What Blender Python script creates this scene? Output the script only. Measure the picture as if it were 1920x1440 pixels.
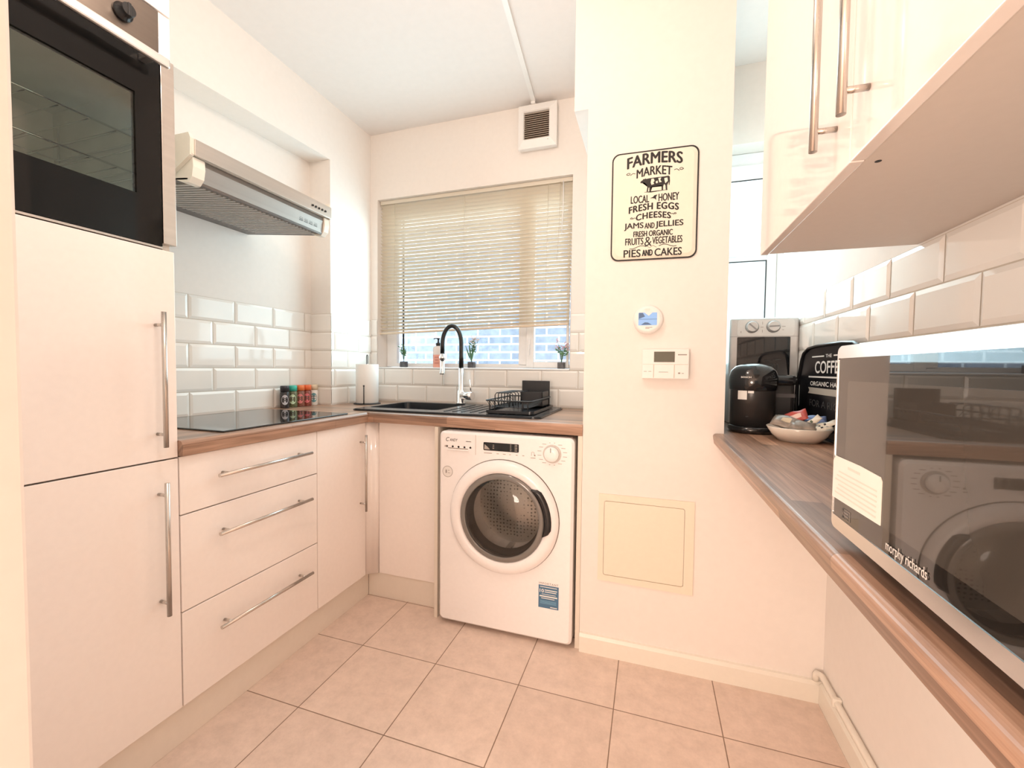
import bpy, bmesh, math, random
from mathutils import Vector, Matrix
random.seed(7)
for o in list(bpy.data.objects): bpy.data.objects.remove(o, do_unlink=True)
sc = bpy.context.scene
COL = sc.collection
PI = math.pi

# ------------------------------------------------------------------ camera
YAW, PIT, ROL, CAMH, FPX = 0.3160, -0.0372, 0.0108, 1.1246, 790.6
def cam_matrix():
    cy, sy = math.cos(YAW), math.sin(YAW)
    r = Vector((cy, sy, 0)); fw = Vector((-sy, cy, 0)); u = Vector((0, 0, 1))
    f2 = fw*math.cos(PIT) + u*math.sin(PIT); u2 = u*math.cos(PIT) - fw*math.sin(PIT)
    r3 = r*math.cos(ROL) + u2*math.sin(ROL); u3 = u2*math.cos(ROL) - r*math.sin(ROL)
    m = Matrix((r3, u3, -f2)).transposed().to_4x4()
    m.translation = Vector((0, 0, CAMH))
    return m
cam = bpy.data.objects.new('camera', bpy.data.cameras.new('camera'))
COL.objects.link(cam); cam.matrix_world = cam_matrix()
cam.data.sensor_fit = 'HORIZONTAL'; cam.data.sensor_width = 36.0
cam.data.lens = FPX/1920*36.0; cam.data.clip_start = 0.02
sc.camera = cam

# ------------------------------------------------------------------ world, lamps, exposure
sc.view_settings.view_transform = 'Standard'; sc.view_settings.look = 'None'
sc.view_settings.gamma = 1.0; sc.view_settings.use_curve_mapping = False
sc.view_settings.exposure = 0.78
sc.cycles.max_bounces = 12; sc.cycles.diffuse_bounces = 7; sc.cycles.glossy_bounces = 6
sc.cycles.transparent_max_bounces = 16; sc.cycles.use_denoising = True
sc.cycles.sample_clamp_indirect = 6.0
w = bpy.data.worlds.new('sky'); sc.world = w; w.use_nodes = True
bg = w.node_tree.nodes['Background']
bg.inputs['Color'].default_value = (0.80, 0.93, 1.0, 1); bg.inputs['Strength'].default_value = 3.6
def area_lamp(name, loc, rot, size, power, color, size_y=None, shape=None):
    l = bpy.data.lights.new(name, 'AREA'); l.energy = power; l.color = color; l.size = size
    if size_y: l.shape = 'RECTANGLE'; l.size_y = size_y
    if shape: l.shape = shape
    o = bpy.data.objects.new(name, l); COL.objects.link(o); o.location = loc; o.rotation_euler = rot
    return o
WARM = (1.0, 0.82, 0.69)
def bulb(name, loc, power, radius, color=WARM):
    l = bpy.data.lights.new(name, 'POINT'); l.energy = power; l.color = color; l.shadow_soft_size = radius
    o = bpy.data.objects.new(name, l); COL.objects.link(o); o.location = loc; return o
bulb('ceiling_lamp', (-0.62, 0.72, 2.34), 9.0, 0.08)  # assumed lamp near the ceiling, out of view
bulb('rear_fill', (-0.58, -1.20, 0.85), 46, 0.30)  # added fill light behind the camera, brightens the pillar and lower fronts
COOL = (0.64, 0.92, 1.0)
area_lamp('sink_window_fill', (-1.035, 2.284, 1.60), (-PI/2, 0, 0), 1.18, 7.5, COOL, size_y=0.86)  # added fill lamp on the room side of the blind, boosts cool window light
area_lamp('alcove_window_fill', (0.42, 2.284, 1.66), (-PI/2, 0, 0), 0.30, 3.5, COOL, size_y=1.0)  # added fill lamp just inside the alcove opening, on top of the sky light

# ------------------------------------------------------------------ materials
MATS = {}
def nt(name):
    m = bpy.data.materials.new(name); m.use_nodes = True; MATS[name] = m
    return m, m.node_tree.nodes, m.node_tree.links, m.node_tree.nodes['Principled BSDF']
def mat(name, col, rough=0.5, metal=0.0, spec=0.5, coat=0.0, bump=0.0, bscale=60.0, var=0.0, vscale=8.0, emit=0.0, aniso=None):
    if name in MATS: return MATS[name]
    m, N, L, p = nt(name)
    p.inputs['Base Color'].default_value = (*col, 1); p.inputs['Roughness'].default_value = rough
    p.inputs['Metallic'].default_value = metal; p.inputs['Specular IOR Level'].default_value = spec
    p.inputs['Coat Weight'].default_value = coat; p.inputs['Coat Roughness'].default_value = 0.05
    if emit:
        p.inputs['Emission Color'].default_value = (*col, 1); p.inputs['Emission Strength'].default_value = emit
    tc = N.new('ShaderNodeTexCoord')
    mp = N.new('ShaderNodeMapping'); L.new(tc.outputs['Object'], mp.inputs['Vector'])
    if aniso: mp.inputs['Scale'].default_value = aniso
    n = N.new('ShaderNodeTexNoise'); n.inputs['Scale'].default_value = vscale if var else bscale; n.inputs['Detail'].default_value = 4
    L.new(mp.outputs['Vector'], n.inputs['Vector'])
    v = var or 0.012
    r = N.new('ShaderNodeValToRGB'); r.color_ramp.elements[0].position = 0.3; r.color_ramp.elements[1].position = 0.7
    r.color_ramp.elements[0].color = (*[max(0, c*(1-v)) for c in col], 1); r.color_ramp.elements[1].color = (*[min(1, c*(1+v)) for c in col], 1)
    L.new(n.outputs['Fac'], r.inputs['Fac']); L.new(r.outputs['Color'], p.inputs['Base Color'])
    if bump:
        n2 = N.new('ShaderNodeTexNoise'); n2.inputs['Scale'].default_value = bscale; n2.inputs['Detail'].default_value = 3
        L.new(mp.outputs['Vector'], n2.inputs['Vector'])
        b = N.new('ShaderNodeBump'); b.inputs['Strength'].default_value = bump; b.inputs['Distance'].default_value = 0.002
        L.new(n2.outputs['Fac'], b.inputs['Height']); L.new(b.outputs['Normal'], p.inputs['Normal'])
    return m
def thin_glass(name, tint=(1, 1, 1), refl=1.0, rough=0.0):
    m, N, L, p = nt(name); N.remove(p)
    out = N['Material Output']; t = N.new('ShaderNodeBsdfTransparent'); t.inputs['Color'].default_value = (*tint, 1)
    g = N.new('ShaderNodeBsdfGlossy'); g.inputs['Roughness'].default_value = rough; g.inputs['Color'].default_value = (refl, refl, refl, 1)
    f = N.new('ShaderNodeFresnel'); f.inputs['IOR'].default_value = 1.5
    mx = N.new('ShaderNodeMixShader'); L.new(f.outputs['Fac'], mx.inputs['Fac'])
    L.new(t.outputs['BSDF'], mx.inputs[1]); L.new(g.outputs['BSDF'], mx.inputs[2]); L.new(mx.outputs['Shader'], out.inputs['Surface'])
    return m
def slat_material(name, col, trans):
    m, N, L, p = nt(name)
    p.inputs['Base Color'].default_value = (*col, 1); p.inputs['Roughness'].default_value = 0.35
    t = N.new('ShaderNodeBsdfTranslucent'); t.inputs['Color'].default_value = (*trans, 1)
    mx = N.new('ShaderNodeMixShader'); mx.inputs['Fac'].default_value = 0.20
    L.new(p.outputs['BSDF'], mx.inputs[1]); L.new(t.outputs['BSDF'], mx.inputs[2]); L.new(mx.outputs['Shader'], N['Material Output'].inputs['Surface'])
    return m
def wood_material(name, along='Y'):
    m, N, L, p = nt(name)
    tc = N.new('ShaderNodeTexCoord'); mp = N.new('ShaderNodeMapping')
    geo = N.new('ShaderNodeNewGeometry')
    L.new(geo.outputs['Position'], mp.inputs['Vector'])
    if along == 'Y': mp.inputs['Rotation'].default_value = (0, 0, PI/2)
    sep = N.new('ShaderNodeSeparateXYZ'); L.new(mp.outputs['Vector'], sep.inputs['Vector'])
    add = N.new('ShaderNodeMath'); add.operation = 'SUBTRACT'; L.new(sep.outputs['Y'], add.inputs[0]); L.new(sep.outputs['Z'], add.inputs[1])
    cmb = N.new('ShaderNodeCombineXYZ'); L.new(sep.outputs['X'], cmb.inputs['X']); L.new(add.outputs[0], cmb.inputs['Y'])
    br = N.new('ShaderNodeTexBrick'); br.offset = 0.37; br.inputs['Scale'].default_value = 1.0
    br.inputs['Brick Width'].default_value = 0.62; br.inputs['Row Height'].default_value = 0.047
    br.inputs['Mortar Size'].default_value = 0.0008; br.inputs['Mortar Smooth'].default_value = 0.3; br.inputs['Bias'].default_value = 0.0
    br.inputs['Color1'].default_value = (0.60, 0.385, 0.275, 1); br.inputs['Color2'].default_value = (0.25, 0.16, 0.118, 1)
    br.inputs['Mortar'].default_value = (0.24, 0.15, 0.11, 1)
    L.new(cmb.outputs['Vector'], br.inputs['Vector'])
    mp2 = N.new('ShaderNodeMapping'); mp2.inputs['Scale'].default_value = (3.0, 70.0, 1.0); L.new(cmb.outputs['Vector'], mp2.inputs['Vector'])
    n = N.new('ShaderNodeTexNoise'); n.inputs['Scale'].default_value = 1.6; n.inputs['Detail'].default_value = 5; n.inputs['Distortion'].default_value = 0.6
    L.new(mp2.outputs['Vector'], n.inputs['Vector'])
    r = N.new('ShaderNodeValToRGB'); r.color_ramp.elements[0].position = 0.3; r.color_ramp.elements[1].position = 0.72
    r.color_ramp.elements[0].color = (0.62, 0.57, 0.54, 1); r.color_ramp.elements[1].color = (1.12, 1.1, 1.08, 1)
    L.new(n.outputs['Fac'], r.inputs['Fac'])
    mx = N.new('ShaderNodeMix'); mx.data_type = 'RGBA'; mx.blend_type = 'MULTIPLY'; mx.inputs[0].default_value = 1.0
    L.new(br.outputs['Color'], mx.inputs[6]); L.new(r.outputs['Color'], mx.inputs[7]); L.new(mx.outputs[2], p.inputs['Base Color'])
    p.inputs['Roughness'].default_value = 0.30
    return m
def floor_material():
    m, N, L, p = nt('floor_tile')
    geo = N.new('ShaderNodeNewGeometry'); mp = N.new('ShaderNodeMapping'); L.new(geo.outputs['Position'], mp.inputs['Vector'])
    mp.inputs['Location'].default_value = (1.0788, -1.3966, 0)
    br = N.new('ShaderNodeTexBrick'); br.offset = 0.0; br.inputs['Scale'].default_value = 1.0
    br.inputs['Brick Width'].default_value = 0.3292; br.inputs['Row Height'].default_value = 0.3292
    br.inputs['Mortar Size'].default_value = 0.0019; br.inputs['Mortar Smooth'].default_value = 0.2
    br.inputs['Color1'].default_value = (0.80, 0.65, 0.56, 1); br.inputs['Color2'].default_value = (0.75, 0.60, 0.515, 1)
    br.inputs['Mortar'].default_value = (0.27, 0.18, 0.125, 1)
    L.new(mp.outputs['Vector'], br.inputs['Vector'])
    n = N.new('ShaderNodeTexNoise'); n.inputs['Scale'].default_value = 16; n.inputs['Detail'].default_value = 10; n.inputs['Roughness'].default_value = 0.80
    L.new(geo.outputs['Position'], n.inputs['Vector'])
    r = N.new('ShaderNodeValToRGB'); r.color_ramp.elements[0].position = 0.3; r.color_ramp.elements[1].position = 0.75
    r.color_ramp.elements[0].color = (0.80, 0.79, 0.78, 1); r.color_ramp.elements[1].color = (1.10, 1.10, 1.10, 1)
    L.new(n.outputs['Fac'], r.inputs['Fac'])
    mx = N.new('ShaderNodeMix'); mx.data_type = 'RGBA'; mx.blend_type = 'MULTIPLY'; mx.inputs[0].default_value = 1.0
    L.new(br.outputs['Color'], mx.inputs[6]); L.new(r.outputs['Color'], mx.inputs[7]); L.new(mx.outputs[2], p.inputs['Base Color'])
    p.inputs['Roughness'].default_value = 0.42
    b = N.new('ShaderNodeBump'); b.inputs['Strength'].default_value = 0.35; b.inputs['Distance'].default_value = 0.002
    inv = N.new('ShaderNodeMath'); inv.operation = 'SUBTRACT'; inv.inputs[0].default_value = 1.0; L.new(br.outputs['Fac'], inv.inputs[1])
    L.new(inv.outputs[0], b.inputs['Height']); L.new(b.outputs['Normal'], p.inputs['Normal'])
    return m
def brick_material(name, c1, c2, mortar):
    m, N, L, p = nt(name)
    geo = N.new('ShaderNodeNewGeometry'); sep = N.new('ShaderNodeSeparateXYZ'); L.new(geo.outputs['Position'], sep.inputs['Vector'])
    cmb = N.new('ShaderNodeCombineXYZ'); L.new(sep.outputs['X'], cmb.inputs['X']); L.new(sep.outputs['Z'], cmb.inputs['Y'])
    br = N.new('ShaderNodeTexBrick'); br.inputs['Scale'].default_value = 1.0; br.inputs['Brick Width'].default_value = 0.225
    br.inputs['Row Height'].default_value = 0.075; br.inputs['Mortar Size'].default_value = 0.008
    br.inputs['Color1'].default_value = (*c1, 1); br.inputs['Color2'].default_value = (*c2, 1); br.inputs['Mortar'].default_value = (*mortar, 1)
    L.new(cmb.outputs['Vector'], br.inputs['Vector'])
    n = N.new('ShaderNodeTexNoise'); n.inputs['Scale'].default_value = 18; n.inputs['Detail'].default_value = 6
    L.new(geo.outputs['Position'], n.inputs['Vector'])
    mx = N.new('ShaderNodeMix'); mx.data_type = 'RGBA'; mx.blend_type = 'OVERLAY'; mx.inputs[0].default_value = 0.5
    L.new(br.outputs['Color'], mx.inputs[6]); L.new(n.outputs['Fac'], mx.inputs[7]); L.new(mx.outputs[2], p.inputs['Base Color'])
    p.inputs['Roughness'].default_value = 0.85
    return m
def steel_material(name, col, rough, stretch):
    return mat(name, col, rough, 1.0, var=0.06, vscale=4.0, bump=0.06, bscale=8.0, aniso=stretch)

PAINT = mat('wall_paint', (0.83, 0.785, 0.745), 0.7, bump=0.05, bscale=40)
CEILP = mat('ceiling_paint', (0.80, 0.765, 0.745), 0.8, bump=0.04, bscale=30)
TRIMW = mat('trim_white', (0.82, 0.78, 0.70), 0.35)
TILE = mat('glazed_tile', (0.86, 0.835, 0.80), 0.07, var=0.02, vscale=6)
GROUT = mat('tile_grout', (0.60, 0.54, 0.46), 0.8)
FLOOR = floor_material()
GLOSS = mat('cream_gloss', (0.91, 0.84, 0.80), 0.09, coat=0.3)
CARC = mat('cream_carcass', (0.76, 0.69, 0.60), 0.45)
PLIN = mat('plinth_cream', (0.78, 0.71, 0.63), 0.4)
WOODX = wood_material('worktop_sink', 'X'); WOODY = wood_material('worktop_side', 'Y')
STEELY = steel_material('brushed_steel', (0.62, 0.57, 0.53), 0.30, (1, 0.05, 12))
STEELV = steel_material('handle_steel', (0.60, 0.56, 0.52), 0.26, (8, 8, 0.3))
CHROME = mat('chrome', (0.86, 0.86, 0.87), 0.06, 1.0)
BLACKG = mat('black_glass', (0.010, 0.010, 0.011), 0.03, spec=0.6)
HOBG = mat('hob_glass', (0.012, 0.012, 0.013), 0.025, spec=0.9)
BLACKP = mat('black_plastic', (0.018, 0.017, 0.018), 0.25)
BLACKM = mat('black_matt', (0.025, 0.025, 0.028), 0.5)
SINKM = mat('black_composite', (0.020, 0.022, 0.026), 0.20, bump=0.08, bscale=900)
WHITEP = mat('white_plastic', (0.84, 0.82, 0.80), 0.3)
WMW = mat('appliance_white', (0.90, 0.875, 0.875), 0.22)
PVC = mat('white_pvc', (0.86, 0.87, 0.88), 0.25)
GREYP = mat('grey_plastic', (0.30, 0.29, 0.29), 0.35)
SILVP = mat('silver_paint', (0.60, 0.59, 0.585), 0.32, 0.55)
INK = mat('black_ink', (0.014, 0.012, 0.012), 0.5)
INKG = mat('grey_ink', (0.30, 0.27, 0.25), 0.6)
WHITEI = mat('white_ink', (0.85, 0.83, 0.80), 0.5)
ENAMEL = mat('cream_enamel', (0.82, 0.775, 0.66), 0.16)
GLASS = thin_glass('window_glass', (0.97, 0.99, 1.0))
SLAT = slat_material('blind_slat', (0.83, 0.77, 0.66), (0.85, 0.72, 0.52))

# ------------------------------------------------------------------ mesh builder
class MB:
    def __init__(s): s.v = []; s.f = []; s.m = []; s.sm = []
    def add(s, vs, fs, mi=0, smooth=False):
        b = len(s.v); s.v += [tuple(v) for v in vs]
        for f in fs: s.f.append([b+i for i in f]); s.m.append(mi); s.sm.append(smooth)
        return s
    def bm(s, bm, mi=0, smooth=False):
        bm.verts.index_update()
        s.add([v.co[:] for v in bm.verts], [[v.index for v in f.verts] for f in bm.faces], mi, smooth); bm.free(); return s
    def box(s, x0, x1, y0, y1, z0, z1, bev=0.0, mi=0, seg=2, smooth=False):
        bm = bmesh.new(); bmesh.ops.create_cube(bm, size=1)
        for v in bm.verts: v.co = Vector(((x0+x1)/2+v.co.x*(x1-x0), (y0+y1)/2+v.co.y*(y1-y0), (z0+z1)/2+v.co.z*(z1-z0)))
        if bev: bmesh.ops.bevel(bm, geom=list(bm.edges), offset=bev, segments=seg, profile=0.5, affect='EDGES')
        return s.bm(bm, mi, smooth)
    def hexa(s, p, mi=0):     # 8 corners: bottom 0-3 ccw, top 4-7
        return s.add(p, [[3,2,1,0],[4,5,6,7],[0,1,5,4],[1,2,6,5],[2,3,7,6],[3,0,4,7]], mi)
    def quad(s, a, b, c, d, mi=0): return s.add([a,b,c,d], [[0,1,2,3]], mi)
    def prism(s, poly, axis, a0, a1, mi=0, smooth=False, holes=None):   # poly of (u,v); axis X:(y,z) Y:(x,z) Z:(x,y)
        def P(u, v, a): return {'X': (a,u,v), 'Y': (u,a,v), 'Z': (u,v,a)}[axis]
        n = len(poly)
        if holes:
            bm = bmesh.new(); es = []
            for lp in [poly]+holes:
                vs = [bm.verts.new(P(u, v, a0)) for u, v in lp]
                es += [bm.edges.new((vs[i], vs[(i+1) % len(vs)])) for i in range(len(vs))]
            bmesh.ops.triangle_fill(bm, edges=es, use_beauty=True)
            r = bmesh.ops.extrude_face_region(bm, geom=list(bm.faces))
            d = Vector(P(0, 0, a1)) - Vector(P(0, 0, a0))
            for g in r['geom']:
                if isinstance(g, bmesh.types.BMVert): g.co += d
            bmesh.ops.recalc_face_normals(bm, faces=list(bm.faces))
            return s.bm(bm, mi, smooth)
        vs = [P(u, v, a0) for u, v in poly] + [P(u, v, a1) for u, v in poly]
        s.add(vs, [list(range(n))[::-1], list(range(n, 2*n))], mi)
        b = len(s.v) - 2*n
        for i in range(n):
            j = (i+1) % n; s.f.append([b+i, b+j, b+n+j, b+n+i]); s.m.append(mi); s.sm.append(smooth)
        return s
    def lathe(s, prof, c, axis=(0,0,1), seg=32, mi=0, smooth=True, sx=1.0, sy=1.0, ref=None, cap=True):
        a = Vector(axis).normalized(); r = Vector(ref) if ref else (Vector((1,0,0)) if abs(a.x) < 0.9 else Vector((0,1,0)))
        e1 = (r - a*r.dot(a)).normalized(); e2 = a.cross(e1); c = Vector(c)
        vs = []; fs = []; n = len(prof)
        for (rr, h) in prof:
            for k in range(seg):
                t = 2*PI*k/seg; vs.append(c + a*h + e1*(rr*math.cos(t)*sx) + e2*(rr*math.sin(t)*sy))
        for i in range(n-1):
            for k in range(seg):
                l = (k+1) % seg; fs.append([i*seg+k, i*seg+l, (i+1)*seg+l, (i+1)*seg+k])
        s.add(vs, fs, mi, smooth); b = len(s.v)-len(vs)
        if cap:
            if prof[0][0] > 1e-6: s.f.append([b+k for k in range(seg)][::-1]); s.m.append(mi); s.sm.append(False)
            if prof[-1][0] > 1e-6: s.f.append([b+(n-1)*seg+k for k in range(seg)]); s.m.append(mi); s.sm.append(False)
        return s
    def cyl(s, p0, p1, r, seg=16, mi=0, r1=None):
        p0 = Vector(p0); p1 = Vector(p1); d = p1-p0
        return s.lathe([(r, 0), (r if r1 is None else r1, d.length)], p0, d, seg, mi)
    def tube(s, pts, r, seg=10, mi=0, closed=False):
        pts = [Vector(p) for p in pts]; n = len(pts); vs = []; fs = []; up = None
        for i, p in enumerate(pts):
            a = pts[(i-1) % n] if (closed or i > 0) else p; b = pts[(i+1) % n] if (closed or i < n-1) else p
            t = (b-a).normalized()
            if up is None: up = Vector((0,0,1)) if abs(t.z) < 0.9 else Vector((1,0,0))
            e1 = (up - t*up.dot(t)).normalized(); e2 = t.cross(e1); up = e1
            for k in range(seg):
                g = 2*PI*k/seg; vs.append(p + e1*r*math.cos(g) + e2*r*math.sin(g))
        m = n if closed else n-1
        for i in range(m):
            j = (i+1) % n
            for k in range(seg):
                l = (k+1) % seg; fs.append([i*seg+k, i*seg+l, j*seg+l, j*seg+k])
        if not closed: fs += [list(range(seg))[::-1], [(n-1)*seg+k for k in range(seg)]]
        return s.add(vs, fs, mi, True)
    def sphere(s, c, r, seg=16, rings=10, mi=0, sc3=(1,1,1)):
        prof = [(r*math.sin(PI*i/rings), -r*math.cos(PI*i/rings)) for i in range(rings+1)]
        prof[0] = (1e-7, -r); prof[-1] = (1e-7, r)
        b = len(s.v); s.lathe(prof, (0,0,0), (0,0,1), seg, mi)
        for i in range(b, len(s.v)): v = s.v[i]; s.v[i] = (c[0]+v[0]*sc3[0], c[1]+v[1]*sc3[1], c[2]+v[2]*sc3[2])
        return s
    def xf(s, M):
        s.v = [tuple(M @ Vector(v)) for v in s.v]; return s
    def bounds(s):
        xs, ys, zs = zip(*s.v); return min(xs), max(xs), min(ys), max(ys), min(zs), max(zs)

ORG = {}
def link_mesh(name, mb, mats, org):
    me = bpy.data.meshes.new(name)
    me.from_pydata([(v[0]-org[0], v[1]-org[1], v[2]-org[2]) for v in mb.v], [], mb.f)
    for m in (mats if isinstance(mats, (list, tuple)) else [mats]): me.materials.append(m)
    for p, mi, sm in zip(me.polygons, mb.m, mb.sm): p.material_index = mi; p.use_smooth = sm
    me.validate(); me.update()
    o = bpy.data.objects.new(name, me); COL.objects.link(o); return o
def tag(o, label=None, cat=None, group=None, kind=None):
    if label: o['label'] = label
    if cat: o['category'] = cat
    if group: o['group'] = group
    if kind: o['kind'] = kind
    return o
def struct(name, mb, mats, parent=None):
    b = mb.bounds(); org = ORG[parent.name] if parent else ((b[0]+b[1])/2, (b[2]+b[3])/2, b[4])
    o = link_mesh(name, mb, mats, org)
    if parent: o.parent = parent
    else: o.location = org; o['kind'] = 'structure'
    ORG[o.name] = org; return o
def single(name, mb, mats, label, cat, group=None):
    b = mb.bounds(); org = ((b[0]+b[1])/2, (b[2]+b[3])/2, b[4])
    o = link_mesh(name, mb, mats, org); o.location = org; ORG[o.name] = org
    return tag(o, label, cat, group)
def thing(name, loc, label, cat, group=None):
    o = bpy.data.objects.new(name, None); COL.objects.link(o); o.location = loc; o.empty_display_size = 0.05
    ORG[o.name] = loc; return tag(o, label, cat, group)
def part(name, mb, mats, parent, label=None):
    org = ORG[parent.name]; o = link_mesh(name, mb, mats, org); o.parent = parent; ORG[o.name] = org
    if label: o['label'] = label
    return o
def rrect(u0, u1, v0, v1, r, n=6):
    out = []
    for cx, cy, a0 in ((u1-r, v0+r, -PI/2), (u1-r, v1-r, 0), (u0+r, v1-r, PI/2), (u0+r, v0+r, PI)):
        for k in range(n+1):
            a = a0 + PI/2*k/n; out.append((cx+r*math.cos(a), cy+r*math.sin(a)))
    return out
# text: outline letters turned into a thin mesh on a plane
_tc = {}
def glyphs(s, bold=0.0, shear=0.0, space=1.0):
    key = (s, bold, shear, space)
    if key in _tc: return _tc[key]
    cu = bpy.data.curves.new('lettering', 'FONT'); cu.body = s; cu.offset = bold; cu.shear = shear; cu.resolution_u = 4
    cu.space_character = space; cu.extrude = 0.0
    ob = bpy.data.objects.new('lettering', cu); COL.objects.link(ob)
    dg = bpy.context.evaluated_depsgraph_get(); dg.update()
    me = bpy.data.meshes.new_from_object(ob.evaluated_get(dg))
    vs = [(v.co.x, v.co.y) for v in me.vertices]; fs = [list(p.vertices) for p in me.polygons]
    bpy.data.objects.remove(ob, do_unlink=True); bpy.data.curves.remove(cu); bpy.data.meshes.remove(me)
    x0 = min(v[0] for v in vs); x1 = max(v[0] for v in vs); y0 = min(v[1] for v in vs); y1 = max(v[1] for v in vs)
    _tc[key] = ([((x-(x0+x1)/2)/(x1-x0), (y-(y0+y1)/2)/(y1-y0)) for x, y in vs], fs); return _tc[key]
def text(mb, s, c, right, up, wd, ht, mi=0, bold=0.0, shear=0.0, arc=0.0, slope=0.0, space=1.0, lift=0.0):
    vs, fs = glyphs(s, 0.0, shear, space); c = Vector(c); right = Vector(right); up = Vector(up); nrm = right.cross(up)
    for i, sh in enumerate(((0, 0), (-1, 0), (1, 0), (0, 0.6), (0, -0.6)) if bold else ((0, 0),)):
        out = []
        for x, y in vs:
            d = arc*(0.25 - x*x)*4 - arc*0.5 + slope*x
            out.append(c + right*(x*wd + sh[0]*bold*ht) + up*(y*ht + d + sh[1]*bold*ht) + nrm*(lift + i*0.00002))
        mb.add(out, fs, mi)
    return mb
XR_, UP_ = (1, 0, 0), (0, 0, 1)      # text on a wall that faces -Y
MYR = (0, -1, 0)                     # text on a face that faces -X

# ------------------------------------------------------------------ room shell
XL, XN, YN, YB, XRW, ZC = -1.8373, -1.6985, 1.9306, 2.2862, 0.581, 2.5715
XP0, XP1, YQ = -0.2556, 0.2551, 1.6585
V1 = (-1.6482, -0.4161, 1.1136, 2.1688)          # sink window opening
struct('floor', MB().box(-2.0, 0.75, -2.1, 2.6, -0.08, 0.0), FLOOR)
struct('ceiling', MB().box(-2.0, 0.75, -2.1, 2.44, ZC, ZC+0.1), CEILP)
struct('wall_left', MB().box(XL-0.14, XL, -2.1, YN, 0, ZC), PAINT)
struct('wall_left_return', MB().box(XL-0.14, XN, YN, 2.44, 0, ZC), PAINT)
m = MB(); m.hexa([(XL,0.848,2.214),(XN,0.848,2.214),(XN,YN,2.262),(XL,YN,2.262),(XL,0.848,ZC),(XN,0.848,ZC),(XN,YN,ZC),(XL,YN,ZC)])
struct('wall_left_bulkhead', m, PAINT)
m = MB()
m.box(XN, V1[0], YB, 2.44, 0, ZC); m.box(V1[1], XP0, YB, 2.44, 0, ZC)
m.box(V1[0], V1[1], YB, 2.44, 0, V1[2]); m.box(V1[0], V1[1], YB, 2.44, V1[3], ZC)
m.box(XP1, XRW, YB, 2.44, 0, 1.10); m.box(XP1, XRW, YB, 2.44, 2.205, ZC)
struct('wall_back', m, PAINT)
m = MB()       # chimney-like pillar, its old left edge leans a little
m.hexa([(-0.2465,YQ,0),(XP1,YQ,0),(XP1,2.44,0),(-0.2465,2.44,0),(-0.2465,YQ,2.12),(XP1,YQ,2.12),(XP1,2.44,2.12),(-0.2465,2.44,2.12)])
m.box(-0.300, XP1, YQ, 2.44, 2.12, ZC)
struct('wall_pillar', m, PAINT)
struct('wall_alcove_low', MB().box(XP1, XRW, YQ, YB, 0, 0.862), PAINT)
struct('wall_right', MB().box(XRW, XRW+0.12, -2.1, 2.44, 0, ZC), PAINT)
struct('wall_front', MB().box(XL-0.14, XRW+0.12, -2.2, -2.1, 0, ZC), PAINT)
struct('wall_doorway', MB().box(XL, -0.596, 0.13, 0.2485, 0, ZC, 0.004), PAINT)

# bevelled metro tiles ------------------------------------------------
def tiles(mb, fn, u0, u1, z0, z1, rows, g=0.0016, bw=0.011, d=0.0055, pitch=0.2075):
    """rows: list of (zbottom, ztop, phase); fn(u, z, depth) -> point"""
    mb.quad(fn(u0,z0,0.0015), fn(u1,z0,0.0015), fn(u1,z1,0.0015), fn(u0,z1,0.0015), 1)
    for zb, zt, ph in rows:
        if zt <= z0+0.004 or zb >= z1-0.004: continue
        k = math.floor((u0-ph)/pitch)
        while ph + k*pitch < u1:
            a, b = ph+k*pitch+g, ph+(k+1)*pitch-g; k += 1
            A, B = max(a, u0), min(b, u1)
            C, D = max(zb+g, z0), min(zt-g, z1)
            if B-A < 0.004 or D-C < 0.004: continue
            ai, bi = min(max(a+bw, A), B), max(min(b-bw, B), A)
            ci, di = min(max(zb+g+bw, C), D), max(min(zt-g-bw, D), C)
            o = [fn(A,C,0.002), fn(B,C,0.002), fn(B,D,0.002), fn(A,D,0.002)]
            i = [fn(ai,ci,d), fn(bi,ci,d), fn(bi,di,d), fn(ai,di,d)]
            mb.add(o+i, [[4,5,6,7],[0,1,5,4],[1,2,6,5],[2,3,7,6],[3,0,4,7]], 0)
ZT = 1.4205; CH = 0.1027
def rows(zt, phs): return [(zt-(k+1)*CH, zt-k*CH, phs[k % 2]) for k in range(6)]
m = MB(); tiles(m, lambda u,z,d: (XL+d, u, z), 0.852, YN-0.001, 0.907, ZT, rows(ZT, (1.258, 1.362)), pitch=0.2085)
struct('wall_left_tiles', m, [TILE, GROUT])
m = MB(); tiles(m, lambda u,z,d: (u, YN-d, z), XL+0.006, XN+0.0055, 0.907, ZT-0.002, rows(ZT-0.002, (-1.90, -1.90)), pitch=0.25)
struct('wall_return_end_tiles', m, [TILE, GROUT])
m = MB(); tiles(m, lambda u,z,d: (XN+d, u, z), YN-0.005, YB-0.001, 0.907, ZT-0.002, rows(ZT-0.002, (2.065, 2.163)))
struct('wall_return_tiles', m, [TILE, GROUT])
m = MB(); rw = rows(ZT+0.004, (-1.501, -1.597)); fnb = lambda u,z,d: (u, YB-d, z)
tiles(m, fnb, XN+0.006, V1[0]-0.002, V1[2], ZT+0.004, rw, pitch=0.2045); tiles(m, fnb, V1[1]+0.002, -0.262, V1[2], ZT+0.004, rw, pitch=0.2045)
tiles(m, fnb, XN+0.006, -0.262, 0.907, V1[2]-0.001, rw, pitch=0.2045)
struct('wall_back_tiles', m, [TILE, GROUT])
m = MB(); ZR = 1.4155; tiles(m, lambda u,z,d: (XRW-d, u, z), -0.5, YB-0.001, 0.8985, ZR, rows(ZR, (1.5416, 1.433)), pitch=0.2085)
struct('wall_right_tiles', m, [TILE, GROUT])

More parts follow.
